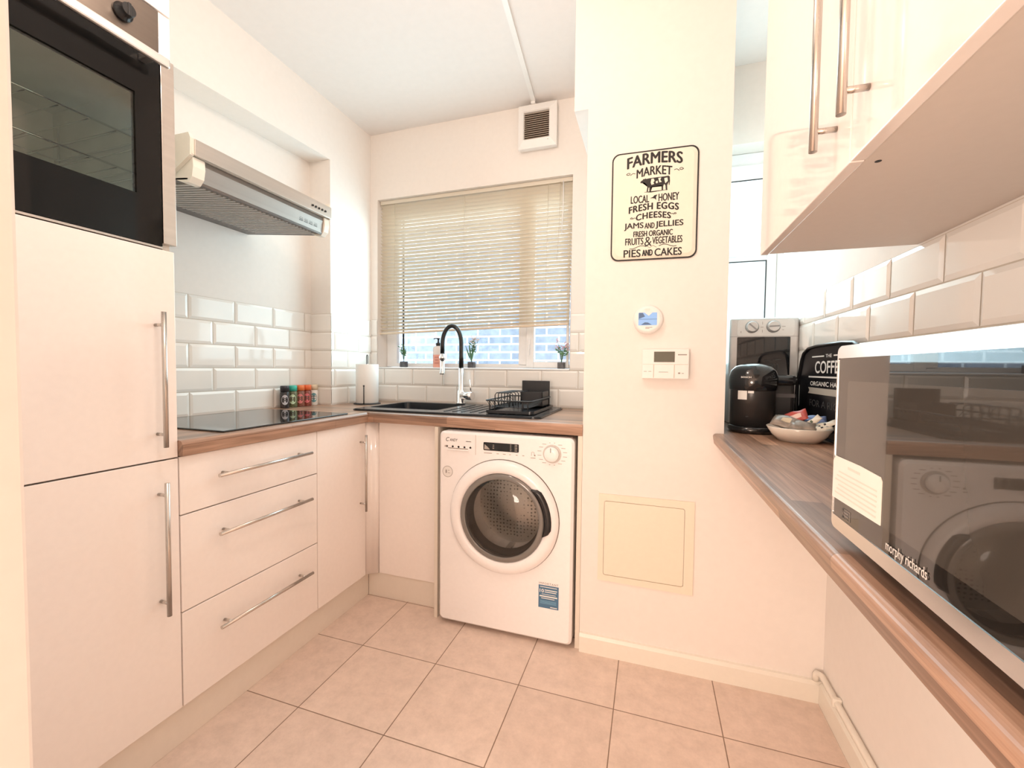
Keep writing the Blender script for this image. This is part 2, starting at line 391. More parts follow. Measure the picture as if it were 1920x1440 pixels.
# skirting and plinths -------------------------------------------------
m = MB(); m.prism([(YQ,0),(YQ-0.014,0),(YQ-0.014,0.062),(YQ-0.009,0.074),(YQ,0.076)], 'X', -0.2455, XRW-0.001)
struct('baseboard_pillar', m, TRIMW)
m = MB(); m.prism([(XRW,0),(XRW-0.015,0),(XRW-0.015,0.066),(XRW-0.008,0.074),(XRW,0.076)], 'Y', -2.0, YQ-0.015)
struct('baseboard_right', m, TRIMW)
struct('trim_1', MB().box(-1.318, -1.3013, 0.25, 1.7306, 0, 0.118, 0.001), PLIN)
struct('trim_2', MB().box(-1.3010, -0.904, 1.7312, 1.747, 0, 0.118, 0.001), PLIN)

# sink window ----------------------------------------------------------
m = MB(); ya, yb = 2.385, 2.44
m.box(V1[0]+0.001, V1[0]+0.075, ya, yb, V1[2]+0.012, V1[3]-0.001, 0.004); m.box(V1[1]-0.022, V1[1]-0.001, ya, yb, V1[2]+0.012, V1[3]-0.001, 0.004)
m.box(V1[0]+0.07, V1[1]-0.02, ya, yb, V1[2]+0.012, 1.150, 0.004); m.box(V1[0]+0.07, V1[1]-0.02, ya, yb, 2.11, V1[3]-0.001, 0.004)
m.box(-0.742, -0.655, ya, yb, 1.14, 2.12, 0.004)
win1 = struct('window_1', m, PVC)
m = MB()       # opening casement on the right
m.box(-0.690, -0.645, ya-0.018, ya-0.0005, 1.128, 2.13, 0.004); m.box(-0.455, -0.440, ya-0.018, ya-0.0005, 1.128, 2.13, 0.004)
m.box(-0.645, -0.455, ya-0.018, ya-0.0005, 1.128, 1.164, 0.004); m.box(-0.645, -0.455, ya-0.018, ya-0.0005, 2.09, 2.13, 0.004)
struct('casement', m, PVC, win1)
struct('pane', MB().box(-1.575, -0.74, 2.41, 2.415, 1.15, 2.11), GLASS, win1)
struct('pane', MB().box(-0.655, -0.437, 2.41, 2.415, 1.15, 2.11), GLASS, win1)
struct('gasket', MB().box(-1.527, -1.514, ya-0.006, ya-0.001, 1.205, 2.10, 0.002), BLACKM, win1)
struct('sill', MB().box(V1[0]+0.002, V1[1]-0.002, YB-0.006, ya, V1[2]+0.0005, V1[2]+0.011, 0.004), PVC, win1)
m = MB(); m.box(-0.676, -0.662, ya-0.03, ya-0.018, 1.235, 1.30, 0.003); m.box(-0.674, -0.664, ya-0.042, ya-0.03, 1.20, 1.262, 0.003)
struct('window_handle', m, PVC, win1)
# alcove window --------------------------------------------------------
m = MB(); a, b = 2.39, 2.44
m.box(XP1+0.001, 0.285, a, b, 1.102, 2.204, 0.004); m.box(0.535, XRW-0.001, a, b, 1.102, 2.204, 0.004)
m.box(0.285, 0.535, a, b, 1.102, 1.16, 0.004); m.box(0.285, 0.535, a, b, 2.13, 2.204, 0.004); m.box(0.285, 0.535, a, b, 1.672, 1.715, 0.004)
win2 = struct('window_2', m, PVC)
m = MB(); a2 = a-0.016
m.box(0.287, 0.31, a2, a-0.0005, 1.695, 2.14, 0.003); m.box(0.505, 0.540, a2, a-0.0005, 1.695, 2.14, 0.003)
m.box(0.31, 0.505, a2, a-0.0005, 1.695, 1.735, 0.003); m.box(0.31, 0.505, a2, a-0.0005, 2.065, 2.14, 0.003)
struct('casement', m, PVC, win2)
struct('pane', MB().box(0.285, 0.535, 2.41, 2.415, 1.16, 1.672), GLASS, win2)
struct('pane', MB().box(0.285, 0.535, 2.41, 2.415, 1.715, 2.13), GLASS, win2)
m = MB(); m.box(0.306, 0.310, a2-0.002, a2, 1.735, 2.065); m.box(0.503, 0.507, a2-0.002, a2, 1.735, 2.065); m.box(0.31, 0.505, a2-0.002, a2, 2.062, 2.067)
m.box(0.531, 0.536, a-0.002, a, 1.16, 1.672); m.box(0.31, 0.535, a-0.002, a, 1.668, 1.673)
struct('gasket', m, BLACKM, win2)
struct('sill', MB().box(XP1+0.002, XRW-0.002, YB-0.004, a, 1.1005, 1.110, 0.003), PVC, win2)

# outside --------------------------------------------------------------
struct('wall_outside', MB().box(-3.4, -0.15, 3.75, 3.95, -0.1, 2.5), brick_material('outside_brick', (0.24, 0.27, 0.33), (0.18, 0.21, 0.27), (0.70, 0.73, 0.76)))
struct('wall_outside_pale', MB().box(0.15, 0.95, 3.35, 3.55, -0.1, 2.5), brick_material('pale_brick', (0.80, 0.82, 0.80), (0.72, 0.78, 0.74), (0.60, 0.66, 0.66)))
struct('floor_outside', MB().box(-3.4, 2.6, 2.65, 3.75, -0.12, -0.02), mat('paving', (0.55, 0.55, 0.53), 0.9))

# ------------------------------------------------------------------ handles
def bar_handle(p0, p1, out, mi=0, r=0.006, inset=0.035, stand=0.034):
    """bar between p0 and p1 on the door plane, standing off along out"""
    p0 = Vector(p0); p1 = Vector(p1); o = Vector(out); d = (p1-p0).normalized()
    m = MB(); m.cyl(p0+o*stand, p1+o*stand, r, 16)
    for q in (p0+d*inset, p1-d*inset): m.cyl(q+o*0.0004, q+o*stand, r*0.75, 12)
    return m
XD = -1.2855; DT = 0.018
PX = (1, 0, 0)

# ------------------------------------------------------------------ tall cabinet with oven
TY0, TY1 = 0.25, 0.8465
t = thing('tall_cabinet', (-1.57, 0.55, 0), 'tall cream gloss larder cabinet holding the built-in oven, far left', 'cabinet')
m = MB()
m.box(XL+0.002, XD-DT-0.001, TY1-0.018, TY1, 0.118, 2.40); m.box(XL+0.002, XD-DT-0.001, TY0, TY0+0.018, 0.118, 2.40)
m.box(XL+0.002, XL+0.02, TY0+0.018, TY1-0.018, 0.118, 2.40); m.box(XL+0.02, XD-DT-0.001, TY0+0.018, TY1-0.018, 0.118, 0.136)
m.box(XL+0.02, XD-DT-0.001, TY0+0.018, TY1-0.018, 1.420, 1.436); m.box(XL+0.02, XD-DT-0.001, TY0+0.018, TY1-0.018, 2.095, 2.113)
m.box(XL+0.02, XD-DT-0.001, TY0+0.018, TY1-0.018, 2.382, 2.40)
part('carcass', m, CARC, t)
for nm, z0, z1, h0, h1 in (('door', 0.118, 0.8555, 0.428, 0.800), ('door', 0.8595, 1.4405, 0.898, 1.267)):
    d = part(nm, MB().box(XD-DT, XD, TY0, TY1, z0, z1, 0.0015), GLOSS, t)
    part('handle', bar_handle((XD, 0.795, h0), (XD, 0.795, h1), PX), STEELV, d)
part('door', MB().box(XD-DT, XD, TY0, TY1, 2.082, 2.40, 0.0015), GLOSS, t)
part('filler_strip', MB().box(XD-DT, XD-0.001, 0.8175, TY1, 1.962, 2.078, 0.001), GLOSS, t)

o = thing('oven', (-1.55, 0.53, 1.445), 'built-in single oven with black glass door in the tall cabinet', 'oven')
m = MB(); oy0, oy1 = 0.268, 0.828; xc = -1.74       # open box, cavity
m.box(xc-0.03, xc, oy0, oy1, 1.45, 2.06); m.box(xc, XD-DT-0.002, oy0, oy0+0.02, 1.45, 2.06); m.box(xc, XD-DT-0.002, oy1-0.02, oy1, 1.45, 2.06)
m.box(xc, XD-DT-0.002, oy0+0.02, oy1-0.02, 1.45, 1.53); m.box(xc, XD-DT-0.002, oy0+0.02, oy1-0.02, 1.88, 2.06)
part('cavity', m, mat('oven_enamel', (0.70, 0.72, 0.68), 0.4, var=0.08, vscale=12), o)
part('side_trim', MB().box(XD-DT, XD+0.003, 0.8185, 0.8525, 1.459, 1.961, 0.001), STEELY, o)
part('bottom_trim', MB().box(XD-DT, XD-0.002, 0.262, 0.8175, 1.4435, 1.4495, 0.0005), STEELY, o)
fa = part('control_panel', MB().box(XD-DT, XD, 0.262, 0.8175, 1.945, 2.078, 0.0015), steel_material('dark_steel', (0.20, 0.165, 0.14), 0.36, (1, 0.05, 12)), o)
for ky in (0.734, 0.54, 0.345):
    k = MB(); k.lathe([(0.021, 0.0005), (0.021, 0.007), (0.0165, 0.009), (0.0155, 0.027), (0.0145, 0.029)], (XD, ky, 2.011), PX, 28)
    k.box(XD+0.012, XD+0.031, ky-0.0035, ky+0.0035, 1.995, 2.027, 0.001)
    part('knob', k, BLACKP, fa)
m = MB(); yo0, yo1, zo0, zo1 = 0.262, 0.8165, 1.450, 1.941; wy0, wy1, wz0, wz1 = 0.325, 0.758, 1.573, 1.832
for a in ((yo0, yo1, zo0, wz0), (yo0, yo1, wz1, zo1), (yo0, wy0, wz0, wz1), (wy1, yo1, wz0, wz1)): m.box(XD-DT+0.001, XD+0.001, *a)
dr = part('door', m, mat('oven_black', (0.008, 0.008, 0.008), 0.05, spec=0.22), o, 'black glass oven door')
part('window_pane', MB().box(XD-0.006, XD-0.003, wy0, wy1, wz0, wz1), thin_glass('oven_pane', (0.86, 0.90, 0.86), 0.9), dr)
m = MB(); m.box(XD+0.036, XD+0.050, 0.30, 0.8150, 1.913, 1.938, 0.005)
for hy in (0.345, 0.775): m.box(XD+0.0014, XD+0.038, hy-0.009, hy+0.009, 1.916, 1.934, 0.002)
part('handle', m, steel_material('bright_steel', (0.90, 0.88, 0.86), 0.30, (1, 0.05, 12)), dr)
for zz in (1.64, 1.735):
    m = MB(); yy0, yy1 = oy0+0.024, oy1-0.024
    m.tube([(XD-0.05, yy0, zz), (XD-0.05, yy1, zz), (xc+0.03, yy1, zz), (xc+0.03, yy0, zz)], 0.003, 8, closed=True)
    for k in range(1, 9): m.cyl((XD-0.05, yy0+(yy1-yy0)*k/9, zz), (xc+0.03, yy0+(yy1-yy0)*k/9, zz), 0.0016, 6)
    part('rack', m, CHROME, o)
for yy in (oy0+0.0225, oy1-0.0225):
    m = MB()
    for zz in (1.60, 1.66, 1.72, 1.78): m.cyl((xc+0.02, yy, zz), (XD-0.045, yy, zz), 0.0022, 6)
    for xx in (xc+0.03, XD-0.05): m.cyl((xx, yy, 1.56), (xx, yy, 1.83), 0.0022, 6)
    part('rack_guide', m, CHROME, o)

# ------------------------------------------------------------------ drawer unit and base units
t = thing('drawer_cabinet', (-1.57, 1.114, 0), 'cream gloss base cabinet of three wide drawers under the hob', 'cabinet')
DY0, DY1 = 0.850, 1.3775
part('carcass', MB().box(XL+0.002, XD-DT-0.001, DY0+0.001, DY1, 0.119, 0.835), CARC, t)
for z0, z1, zh in ((0.688, 0.8585, 0.785), (0.4005, 0.6845, 0.602), (0.118, 0.397, 0.3065)):
    d = part('drawer', MB().box(XD-DT, XD, DY0, DY1, z0, z1, 0.0015), GLOSS, t)
    part('handle', bar_handle((XD, 0.943, zh), (XD, 1.318, zh), PX), STEELV, d)
t = thing('base_cabinet', (-1.57, 1.54, 0), 'narrow cream gloss corner base cabinet right of the drawers', 'cabinet')
part('carcass', MB().box(XL+0.002, XD-DT-0.001, 1.381, 1.688, 0.119, 0.858), CARC, t)
d = part('door', MB().box(XD-DT, XD, 1.381, 1.687, 0.118, 0.8585, 0.0015), GLOSS, t)
part('handle', bar_handle((XD, 1.648, 0.446), (XD, 1.648, 0.806), PX, r=0.0055), STEELV, d)
m = MB(); m.prism([(XD-DT, 1.690), (XD-0.004, 1.690), (XD+0.004, 1.694), (XD+0.012, 1.704), (XD+0.024, 1.712), (XD+0.034, 1.716), (-1.2395, 1.726), (-1.2395, 1.745), (XD-DT, 1.745)], 'Z', 0.1185, 0.8595, smooth=True)
part('corner_post', m, GLOSS, t)
t = thing('base_cabinet', (-1.07, 1.98, 0), 'plain cream base cabinet without handle under the sink, left of the washing machine', 'cabinet')
part('carcass', MB().box(-1.238, -0.906, 1.7465, 1.885, 0.1195, 0.70), CARC, t)
part('door', MB().box(-1.2365, -0.9045, 1.7265, 1.7445, 0.119, 0.8585, 0.0015), GLOSS, t)
single('end_panel', MB().box(-0.9025, -0.8865, 1.664, 2.284, 0, 0.8605, 0.0008), CARC, 'upright cream end panel left of the washing machine', 'panel')
single('end_panel', MB().box(-0.2655, -0.2475, 1.660, 2.284, 0, 0.8605, 0.0008), CARC, 'upright cream end panel between washing machine and pillar', 'panel')

# ------------------------------------------------------------------ worktops
WZ0, WZ1 = 0.8616, 0.9070
def nose(x, z0, z1, r, s):   # rounded front edge profile, s = +1 towards +u
    return [(x-s*0.04, z0), (x-s*0.004, z0)] + [(x-s*r+s*r*math.sin(a), z1-r+r*math.cos(a)) for a in [PI/2*(1-k/6) for k in range(7)]][0:7] + [(x-s*0.04, z1)]
XWK, YWF = -1.2685, 1.6864
m = MB(); m.prism(nose(XWK, WZ0, WZ1, 0.012, 1), 'Y', 0.8475, YWF, smooth=False)
m.box(XL+0.001, XWK-0.04, 0.8475, YWF, WZ0, WZ1)
single('worktop', m, WOODY, 'wood-strip laminate worktop along the left wall under the black hob', 'worktop')
SX0, SX1, SY0, SY1 = -1.412, -0.441, 1.735, 2.252           # sink outline
BX0, BX1, BY0, BY1 = -1.375, -0.985, 1.835, 2.185           # bowl
m = MB(); XE = -0.2475; m.prism([(y, z) for y, z in nose(YWF, WZ0, WZ1, 0.012, -1)], 'X', XWK, XE)
m.v = [(x, y-(0.034*(x-XWK)/(XE-XWK) if y < YWF+0.03 else 0), z) for x, y, z in m.v]
m.box(XN+0.001, XWK, YWF+0.0005, YWF+0.04, WZ0, WZ1); m.box(XL+0.001, XN+0.001, YWF+0.0005, YN-0.001, WZ0, WZ1)
m.box(XN+0.001, XE, YWF+0.04, BY0-0.02, WZ0, WZ1); m.box(XN+0.001, XE, BY1+0.02, YB-0.001, WZ0, WZ1)
m.box(XN+0.001, BX0-0.02, BY0-0.02, BY1+0.02, WZ0, WZ1); m.box(BX1+0.02, XE, BY0-0.02, BY1+0.02, WZ0, WZ1)
single('worktop', m, WOODX, 'wood-strip laminate worktop holding the black sink over the washing machine', 'worktop')
XC, CZ0, CZ1 = 0.2197, 0.8634, 0.8985
m = MB(); m.prism(nose(XC, CZ0, CZ1, 0.010, -1), 'Y', -0.6, YQ-0.0005)
m.box(XC+0.04, XRW-0.001, -0.6, YQ, CZ0, CZ1); m.box(XP1+0.001, XRW-0.001, YQ, YB-0.001, CZ0, CZ1)
single('worktop', m, WOODY, 'wood-strip laminate worktop along the right wall under the microwave', 'worktop')

# ------------------------------------------------------------------ hob
t = thing('hob', (-1.55, 1.29, WZ1), 'flat black glass induction hob set in the left worktop', 'hob')
part('glass_top', MB().box(-1.812, -1.302, 0.996, 1.586, WZ1+0.0003, WZ1+0.006, 0.002), HOBG, t)
# ------------------------------------------------------------------ sink and tap
t = thing('sink', (-0.93, 1.99, WZ1), 'black composite sink with bowl and ribbed drainer under the window', 'sink')
ZS = WZ1+0.010
m = MB(); m.prism(rrect(SX0, SX1, SY0, SY1, 0.035), 'Z', WZ1+0.0003, ZS-0.003, holes=[rrect(BX0, BX1, BY0, BY1, 0.03)])
m.prism(rrect(SX0+0.006, SX1-0.006, SY0+0.006, SY1-0.006, 0.03), 'Z', ZS-0.0032, ZS, holes=[rrect(BX0-0.003, BX1+0.003, BY0-0.003, BY1+0.003, 0.03)])
part('rim', m, SINKM, t)
m = MB(); a = rrect(BX0, BX1, BY0, BY1, 0.03); b = rrect(BX0+0.015, BX1-0.015, BY0+0.015, BY1-0.015, 0.04); n = len(a)
m.add([(x, y, ZS-0.002) for x, y in a]+[(x, y, 0.735) for x, y in b], [[i, (i+1) % n, n+(i+1) % n, n+i] for i in range(n)]+[list(range(n, 2*n))], 0)
part('bowl', m, SINKM, t)
m = MB()
for k in range(9): m.box(-0.93+0.045*k, -0.922+0.045*k, 1.80, 2.17, ZS-0.0005, ZS+0.0025, 0.001)
part('drainer_ribs', m, SINKM, t)
part('drain', MB().lathe([(0.045, 0), (0.045, 0.003), (0.03, 0.004)], (-1.18, 2.02, 0.7352), (0,0,1), 24), CHROME, t)
TX, TY, TR = -1.036, 2.222, 0.0145
t = thing('tap', (TX, TY, ZS), 'tall chrome sink tap with black flexible spout arch', 'tap')
m = MB(); m.lathe([(0.027, 0.0004), (0.027, 0.006), (0.0215, 0.009), (0.0215, 0.075), (0.0145, 0.08), (0.0145, 0.205)], (TX, TY, ZS), (0,0,1), 28)
part('body', m, CHROME, t)
HX = -1.150; zc = 1.265; pts = [(TX, TY, ZS+0.205), (TX, TY, 1.20)]
for k in range(0, 19):
    a = PI*k/18; pts.append(((TX+HX)/2+(TX-HX)/2*math.cos(a), TY-0.012*k/18, zc+0.10*math.sin(a)))
pts += [(HX, TY-0.012, 1.205)]
part('spout_hose', MB().tube(pts, 0.0135, 16), BLACKP, t, 'black flexible spout arch')
m = MB(); m.lathe([(0.0135, 0), (0.0135, 0.10), (0.0175, 0.106), (0.0175, 0.115)], (HX, TY-0.012, 1.20), (0,0,-1), 24); m.lathe([(0.0178, 0), (0.0178, 0.022)], (HX, TY-0.012, 1.192), (0,0,-1), 24)
part('spray_head', m, CHROME, t)
m = MB(); m.cyl((TX+0.01, TY-0.005, ZS+0.048), (TX+0.085, TY-0.028, ZS+0.048), 0.0225, 24)
lv = part('lever_body', m, CHROME, t)
part('lever', MB().tube([(TX+0.072, TY-0.024, ZS+0.068), (TX+0.070, TY-0.024, ZS+0.10), (TX+0.062, TY-0.022, ZS+0.14)], 0.0042, 10), CHROME, lv)

# ------------------------------------------------------------------ dish rack
t = thing('dish_rack', (-0.59, 2.0, ZS), 'black wire dish rack with drip tray on the sink drainer', 'dish rack')
RX0, RX1, RY0, RY1 = -0.715, -0.485, 1.790, 2.200
zt = ZS+0.0030
m = MB(); m.prism(rrect(RX0, RX1, RY0, RY1, 0.02), 'Z', zt, zt+0.004); m.prism(rrect(RX0, RX1, RY0, RY1, 0.02), 'Z', zt+0.004, zt+0.013, holes=[rrect(RX0+0.006, RX1-0.006, RY0+0.006, RY1-0.006, 0.016)])
part('drip_tray', m, SINKM, t)
def loop3(x0, x1, y0, y1, z, r=0.02): return [(x, y, z) for x, y in rrect(x0, x1, y0, y1, r, 4)]
m = MB(); x0, x1, y0, y1 = RX0-0.004, RX1-0.012, RY0+0.012, RY1-0.015
m.tube(loop3(x0, x1, y0, y1, zt+0.056), 0.0032, 8, closed=True); m.tube(loop3(x0+0.02, x1-0.02, y0+0.02, y1-0.02, zt+0.026), 0.0022, 8, closed=True)
for k in range(13):
    y = y0+0.02+(y1-y0-0.04)*k/12
    m.tube([(x0, y, zt+0.056), (x0+0.02, y, zt+0.026), (x1-0.02, y, zt+0.026), (x1, y, zt+0.056)], 0.0016, 6)
for k in range(9):
    x = x0+0.02+(x1-x0-0.04)*k/8; m.cyl((x, y0, zt+0.056), (x, y0+0.02, zt+0.026), 0.0016, 6)
for x in (x0+0.02, x0+0.045, x1-0.045, x1-0.02):
    m.cyl((x, y0+0.004, zt+0.056), (x, y0+0.012, zt+0.0045), 0.0028, 8); m.cyl((x, y1-0.004, zt+0.056), (x, y1-0.012, zt+0.0045), 0.0028, 8)
part('wire_basket', m, BLACKM, t)
m = MB()
for k in range(6):
    yy = RY0+0.05+k*0.045
    m.tube([(x0+0.035, yy, zt+0.026), (x0+0.035, yy, zt+0.080), (x0+0.042, yy, zt+0.090), (x0+0.100, yy, zt+0.090), (x0+0.107, yy, zt+0.080), (x0+0.107, yy, zt+0.026)], 0.0024, 8)
m.cyl((x0+0.045, RY0+0.05, zt+0.090), (x0+0.045, RY0+0.275, zt+0.090), 0.0024, 8)
part('plate_holder', m, BLACKM, t)
m = MB(); cx0, cx1, cy0, cy1 = -0.618, -0.505, 2.03, 2.165
for a in ((cx0, cx1, cy0, cy0+0.003), (cx0, cx1, cy1-0.003, cy1), (cx0, cx0+0.003, cy0, cy1), (cx1-0.003, cx1, cy0, cy1)): m.box(*a, zt+0.014, zt+0.088)
m.box(cx0, cx1, cy0, cy1, zt+0.014, zt+0.018)
part('cutlery_caddy', m, BLACKM, t)
b_ = single('chopping_board', MB().box(-0.664, -0.510, 2.2085, 2.2165, ZS+0.0002, ZS+0.142, 0.002), BLACKM, 'thin dark rectangular board standing upright behind the dish rack', 'chopping board')

# ------------------------------------------------------------------ kitchen roll
PXc, PYc = -1.575, 2.085
t = thing('roll_holder', (PXc, PYc, WZ1), 'black wire kitchen roll holder in the worktop corner left of the sink', 'roll holder')
part('base', MB().lathe([(0.076, 0.0003), (0.076, 0.004), (0.07, 0.006)], (PXc, PYc, WZ1), (0,0,1), 36), BLACKM, t)
m = MB(); m.tube([(PXc-0.004, PYc, WZ1+0.005), (PXc-0.004, PYc, WZ1+0.275)]+[(PXc+0.004*-math.cos(PI*k/6), PYc, WZ1+0.275+0.012*math.sin(PI*k/6)) for k in range(7)]+[(PXc+0.004, PYc, WZ1+0.235)], 0.0022, 8)
part('centre_post', m, BLACKM, t)
m = MB(); ax, ay = PXc+0.028, PYc-0.068; m.cyl((ax, ay, WZ1+0.004), (ax, ay, WZ1+0.105), 0.0028, 8); m.sphere((ax, ay, WZ1+0.108), 0.005, 10, 8)
part('tension_arm', m, BLACKM, t)
m = MB(); m.lathe([(0.018, 0.232), (0.062, 0.232), (0.0635, 0.2305), (0.0635, 0.0085), (0.062, 0.007), (0.018, 0.007), (0.018, 0.232)], (PXc, PYc, WZ1), (0,0,1), 40, cap=False)
single('kitchen_roll', m, mat('paper', (0.86, 0.85, 0.83), 0.9, bump=0.15, bscale=300), 'white paper kitchen roll standing on the wire holder', 'kitchen roll')

# ------------------------------------------------------------------ spice jars
def jar(y, x, lab, capc, body, labc, capless=False):
    t = thing('spice_jar', (x, y, WZ1), lab, 'spice jar', 'spice jars behind the hob')
    m = MB(); m.lathe([(0.0215, 0.0003), (0.0225, 0.003), (0.0225, 0.078), (0.019, 0.086)], (x, y, WZ1), (0,0,1), 24)
    part('jar_body', m, body, t)
    part('lid', MB().lathe([(0.0215, 0.086), (0.0215, 0.112), (0.019, 0.115)], (x, y, WZ1), (0,0,1), 24), capc, t)
    d = Vector((-x, -y, 0)).normalized(); m = MB(); ang = math.atan2(d.y, d.x); vs = []; fs = []
    r = 0.0229; n = 18
    for k in range(n):
        g = 2*PI*k/n; vs.append((x+r*math.cos(ang+0.75*math.cos(g)), y+r*math.sin(ang+0.75*math.cos(g)), WZ1+0.043+0.026*math.sin(g)))
    vs.append((x+r*1.006*math.cos(ang), y+r*1.006*math.sin(ang), WZ1+0.043)); fs = [[k, (k+1) % n, n] for k in range(n)]
    m.add(vs, fs); lb = part('paper_label', m, labc, t)
    m = MB()
    for dz, hw in ((0.008, 0.5), (-0.004, 0.42)):
        m.add([(x+r*1.012*math.cos(ang+s*hw), y+r*1.012*math.sin(ang+s*hw), WZ1+0.043+dz+e) for e in (-0.002, 0.002) for s in (-1, -0.5, 0, 0.5, 1)], [[i, i+1, i+6, i+5] for i in range(4)])
    part('print', m, mat('jar_print_'+lab[:6].strip(), tuple(c*0.45 for c in labc.diffuse_color[:3]) if False else (0.12, 0.11, 0.11), 0.6), lb)
col = lambda n, c, r=0.35: mat(n, c, r)
jar(1.702, -1.79, 'spice jar of black pepper with a dark lid and grey label', col('lid_dark', (0.03, 0.03, 0.04)), mat('pepper', (0.035, 0.03, 0.032), 0.15, var=0.7, vscale=300), col('label_grey', (0.55, 0.55, 0.60)))
jar(1.752, -1.79, 'spice jar with a turquoise lid and pale green label', col('lid_turquoise', (0.05, 0.50, 0.40)), mat('herbs', (0.13, 0.14, 0.07), 0.15, var=0.6, vscale=260), col('label_green', (0.56, 0.70, 0.50)))
jar(1.802, -1.79, 'spice jar with orange lid and pink label beside the turquoise-lidded jar', col('lid_orange', (0.80, 0.20, 0.06)), mat('chilli', (0.24, 0.09, 0.06), 0.15, var=0.5, vscale=260), col('label_pink', (0.70, 0.22, 0.22)))
jar(1.850, -1.79, 'spice jar with orange lid and red label beside the white jar', col('lid_orange2', (0.80, 0.16, 0.05)), mat('paprika', (0.26, 0.07, 0.05), 0.15, var=0.5, vscale=260), col('label_red', (0.72, 0.18, 0.20)))
jar(1.899, -1.79, 'white salt jar with cream lid and blue-green label nearest the corner', col('lid_cream', (0.74, 0.62, 0.46)), mat('salt', (0.80, 0.77, 0.73), 0.3), col('label_teal', (0.12, 0.30, 0.34)))

# ------------------------------------------------------------------ cooker hood
HY0, HY1, HXF = 0.945, 1.545, -1.352
t = thing('cooker_hood', (-1.6, 1.245, 1.69), 'slim steel cooker hood with cream ends on the wall above the hob', 'cooker hood')
m = MB(); m.prism([(XL+0.001, 1.790), (HXF-0.004, 1.775), (HXF-0.004, 1.820), (HXF-0.03, 1.838), (XL+0.001, 1.838)], 'Y', HY0+0.004, HY1-0.004)
part('body', m, TRIMW, t, 'cream hood body')
fr = part('front_panel', MB().box(HXF-0.004, HXF, HY0+0.012, HY1, 1.773, 1.823, 0.001), STEELY, t)
m = MB()
for k in range(5): m.cyl((HXF+0.0002, 1.435+0.018*k, 1.795), (HXF+0.003, 1.435+0.018*k, 1.795), 0.0045, 12)
part('buttons', m, BLACKP, fr)
for y0, y1 in ((HY0, HY0+0.0115), (HY1-0.0035, HY1)):
    m = MB(); m.prism([(XL+0.001, 1.757), (HXF-0.11, 1.715), (HXF-0.006, 1.772), (HXF-0.004, 1.823), (HXF-0.012, 1.840), (XL+0.001, 1.840)], 'Y', y0, y1)
    part('end_cap', m, TRIMW, t)
m = MB(); m.prism([(HXF-0.030, 1.700), (HXF-0.024, 1.706), (HXF-0.016, 1.756), (HXF-0.020, 1.772), (HXF-0.034, 1.772), (HXF-0.030, 1.757), (HXF-0.037, 1.712)], 'Y', HY0+0.05, HY1-0.03)
vz = part('visor', m, steel_material('visor_steel', (0.36, 0.33, 0.31), 0.42, (1, 0.05, 12)), t)
m = MB()
for r_ in range(6):
    for c_ in range(4): m.box(HXF-0.0225, HXF-0.0195, 1.385+c_*0.026, 1.403+c_*0.026, 1.722+r_*0.0055, 1.7236+r_*0.0055)
part('vent_slots', m, BLACKM, vz)
for y0, y1 in ((HY0+0.012, HY0+0.05), (HY1-0.03, HY1-0.004)):
    m = MB(); m.prism([(HXF-0.012, 1.771), (HXF-0.010, 1.742), (HXF-0.016, 1.712), (HXF-0.032, 1.696), (HXF-0.055, 1.698), (HXF-0.10, 1.714), (HXF-0.05, 1.771)], 'Y', y0, y1)
    part('visor_cheek', m, TRIMW, t)
m = MB(); p0 = (HXF-0.035, 1.704); p1 = (XL+0.001, 1.748)
m.prism([p0, (p0[0], p0[1]+0.005), (p1[0], p1[1]+0.007), p1], 'Y', HY0+0.012, HY1-0.004)
gp = part('grille_plate', m, mat('hood_grey', (0.16, 0.14, 0.13), 0.5, 0.0), t)
m = MB()
for k in range(30):
    yy = HY0+0.045+0.51*k/29; f0, f1 = 0.05, 0.80; q = []
    for dz in (-0.0042, 0.001):
        for f, s_ in ((f0, -1), (f1, -1), (f1, 1), (f0, 1)): q.append((p0[0]+(p1[0]-p0[0])*f, yy+s_*0.0042, p0[1]+(p1[1]-p0[1])*f+dz))
    m.hexa(q)
part('grille_bars', m, mat('hood_grey2', (0.50, 0.47, 0.44), 0.45, 0.2), gp)

# ------------------------------------------------------------------ blind
t = thing('venetian_blind', (-1.03, 2.32, 1.34), 'cream venetian blind pulled down most of the sink window', 'blind')
BXa, BXb, BYc = -1.642, -0.421, 2.322
part('headrail', MB().box(BXa, BXb, BYc-0.014, BYc+0.014, 2.145, 2.1675, 0.002), SLAT, t)
NS = 37; zt0 = 2.133; zb0 = 1.372
slat_mb = MB(); pr = []
for k in range(7):
    u = -1+2*k/6; pr.append((u*0.0125, 0.0022*(1-u*u)))
L2 = (BXb-BXa)/2
for i, x in enumerate((-L2, -L2*0.34, L2*0.34, L2)):
    slat_mb.v += [(x, a, b) for a, b in pr]
for i in range(3):
    for k in range(6): slat_mb.f.append([i*7+k, (i+1)*7+k, (i+1)*7+k+1, i*7+k+1]); slat_mb.m.append(0); slat_mb.sm.append(True)
ORG['_s'] = (0, 0, 0)
proto = link_mesh('slat', slat_mb, SLAT, (0, 0, 0))
org = Vector(ORG[t.name]); LAD = []
for k in range(NS):
    f = k/(NS-1); z = zt0+(zb0-zt0)*f
    o = proto if k == 0 else proto.copy()
    if k: COL.objects.link(o)
    o.parent = t
    o.location = Vector(((BXa+BXb)/2-0.010*f*f, BYc, z)) - org
    o.rotation_euler = (math.radians(-30+3*f+random.uniform(-0.5, 0.5)), -0.026*f*f, 0)
m = MB(); m.box(-L2, L2, -0.011, 0.011, -0.006, 0.006, 0.003)
m.xf(Matrix.Translation(((BXa+BXb)/2-0.012, BYc-0.002, 1.3545)) @ Matrix.Rotation(-0.030, 4, 'Y'))
part('bottom_rail', m, mat('blind_rail', (0.72, 0.60, 0.46), 0.35), t)
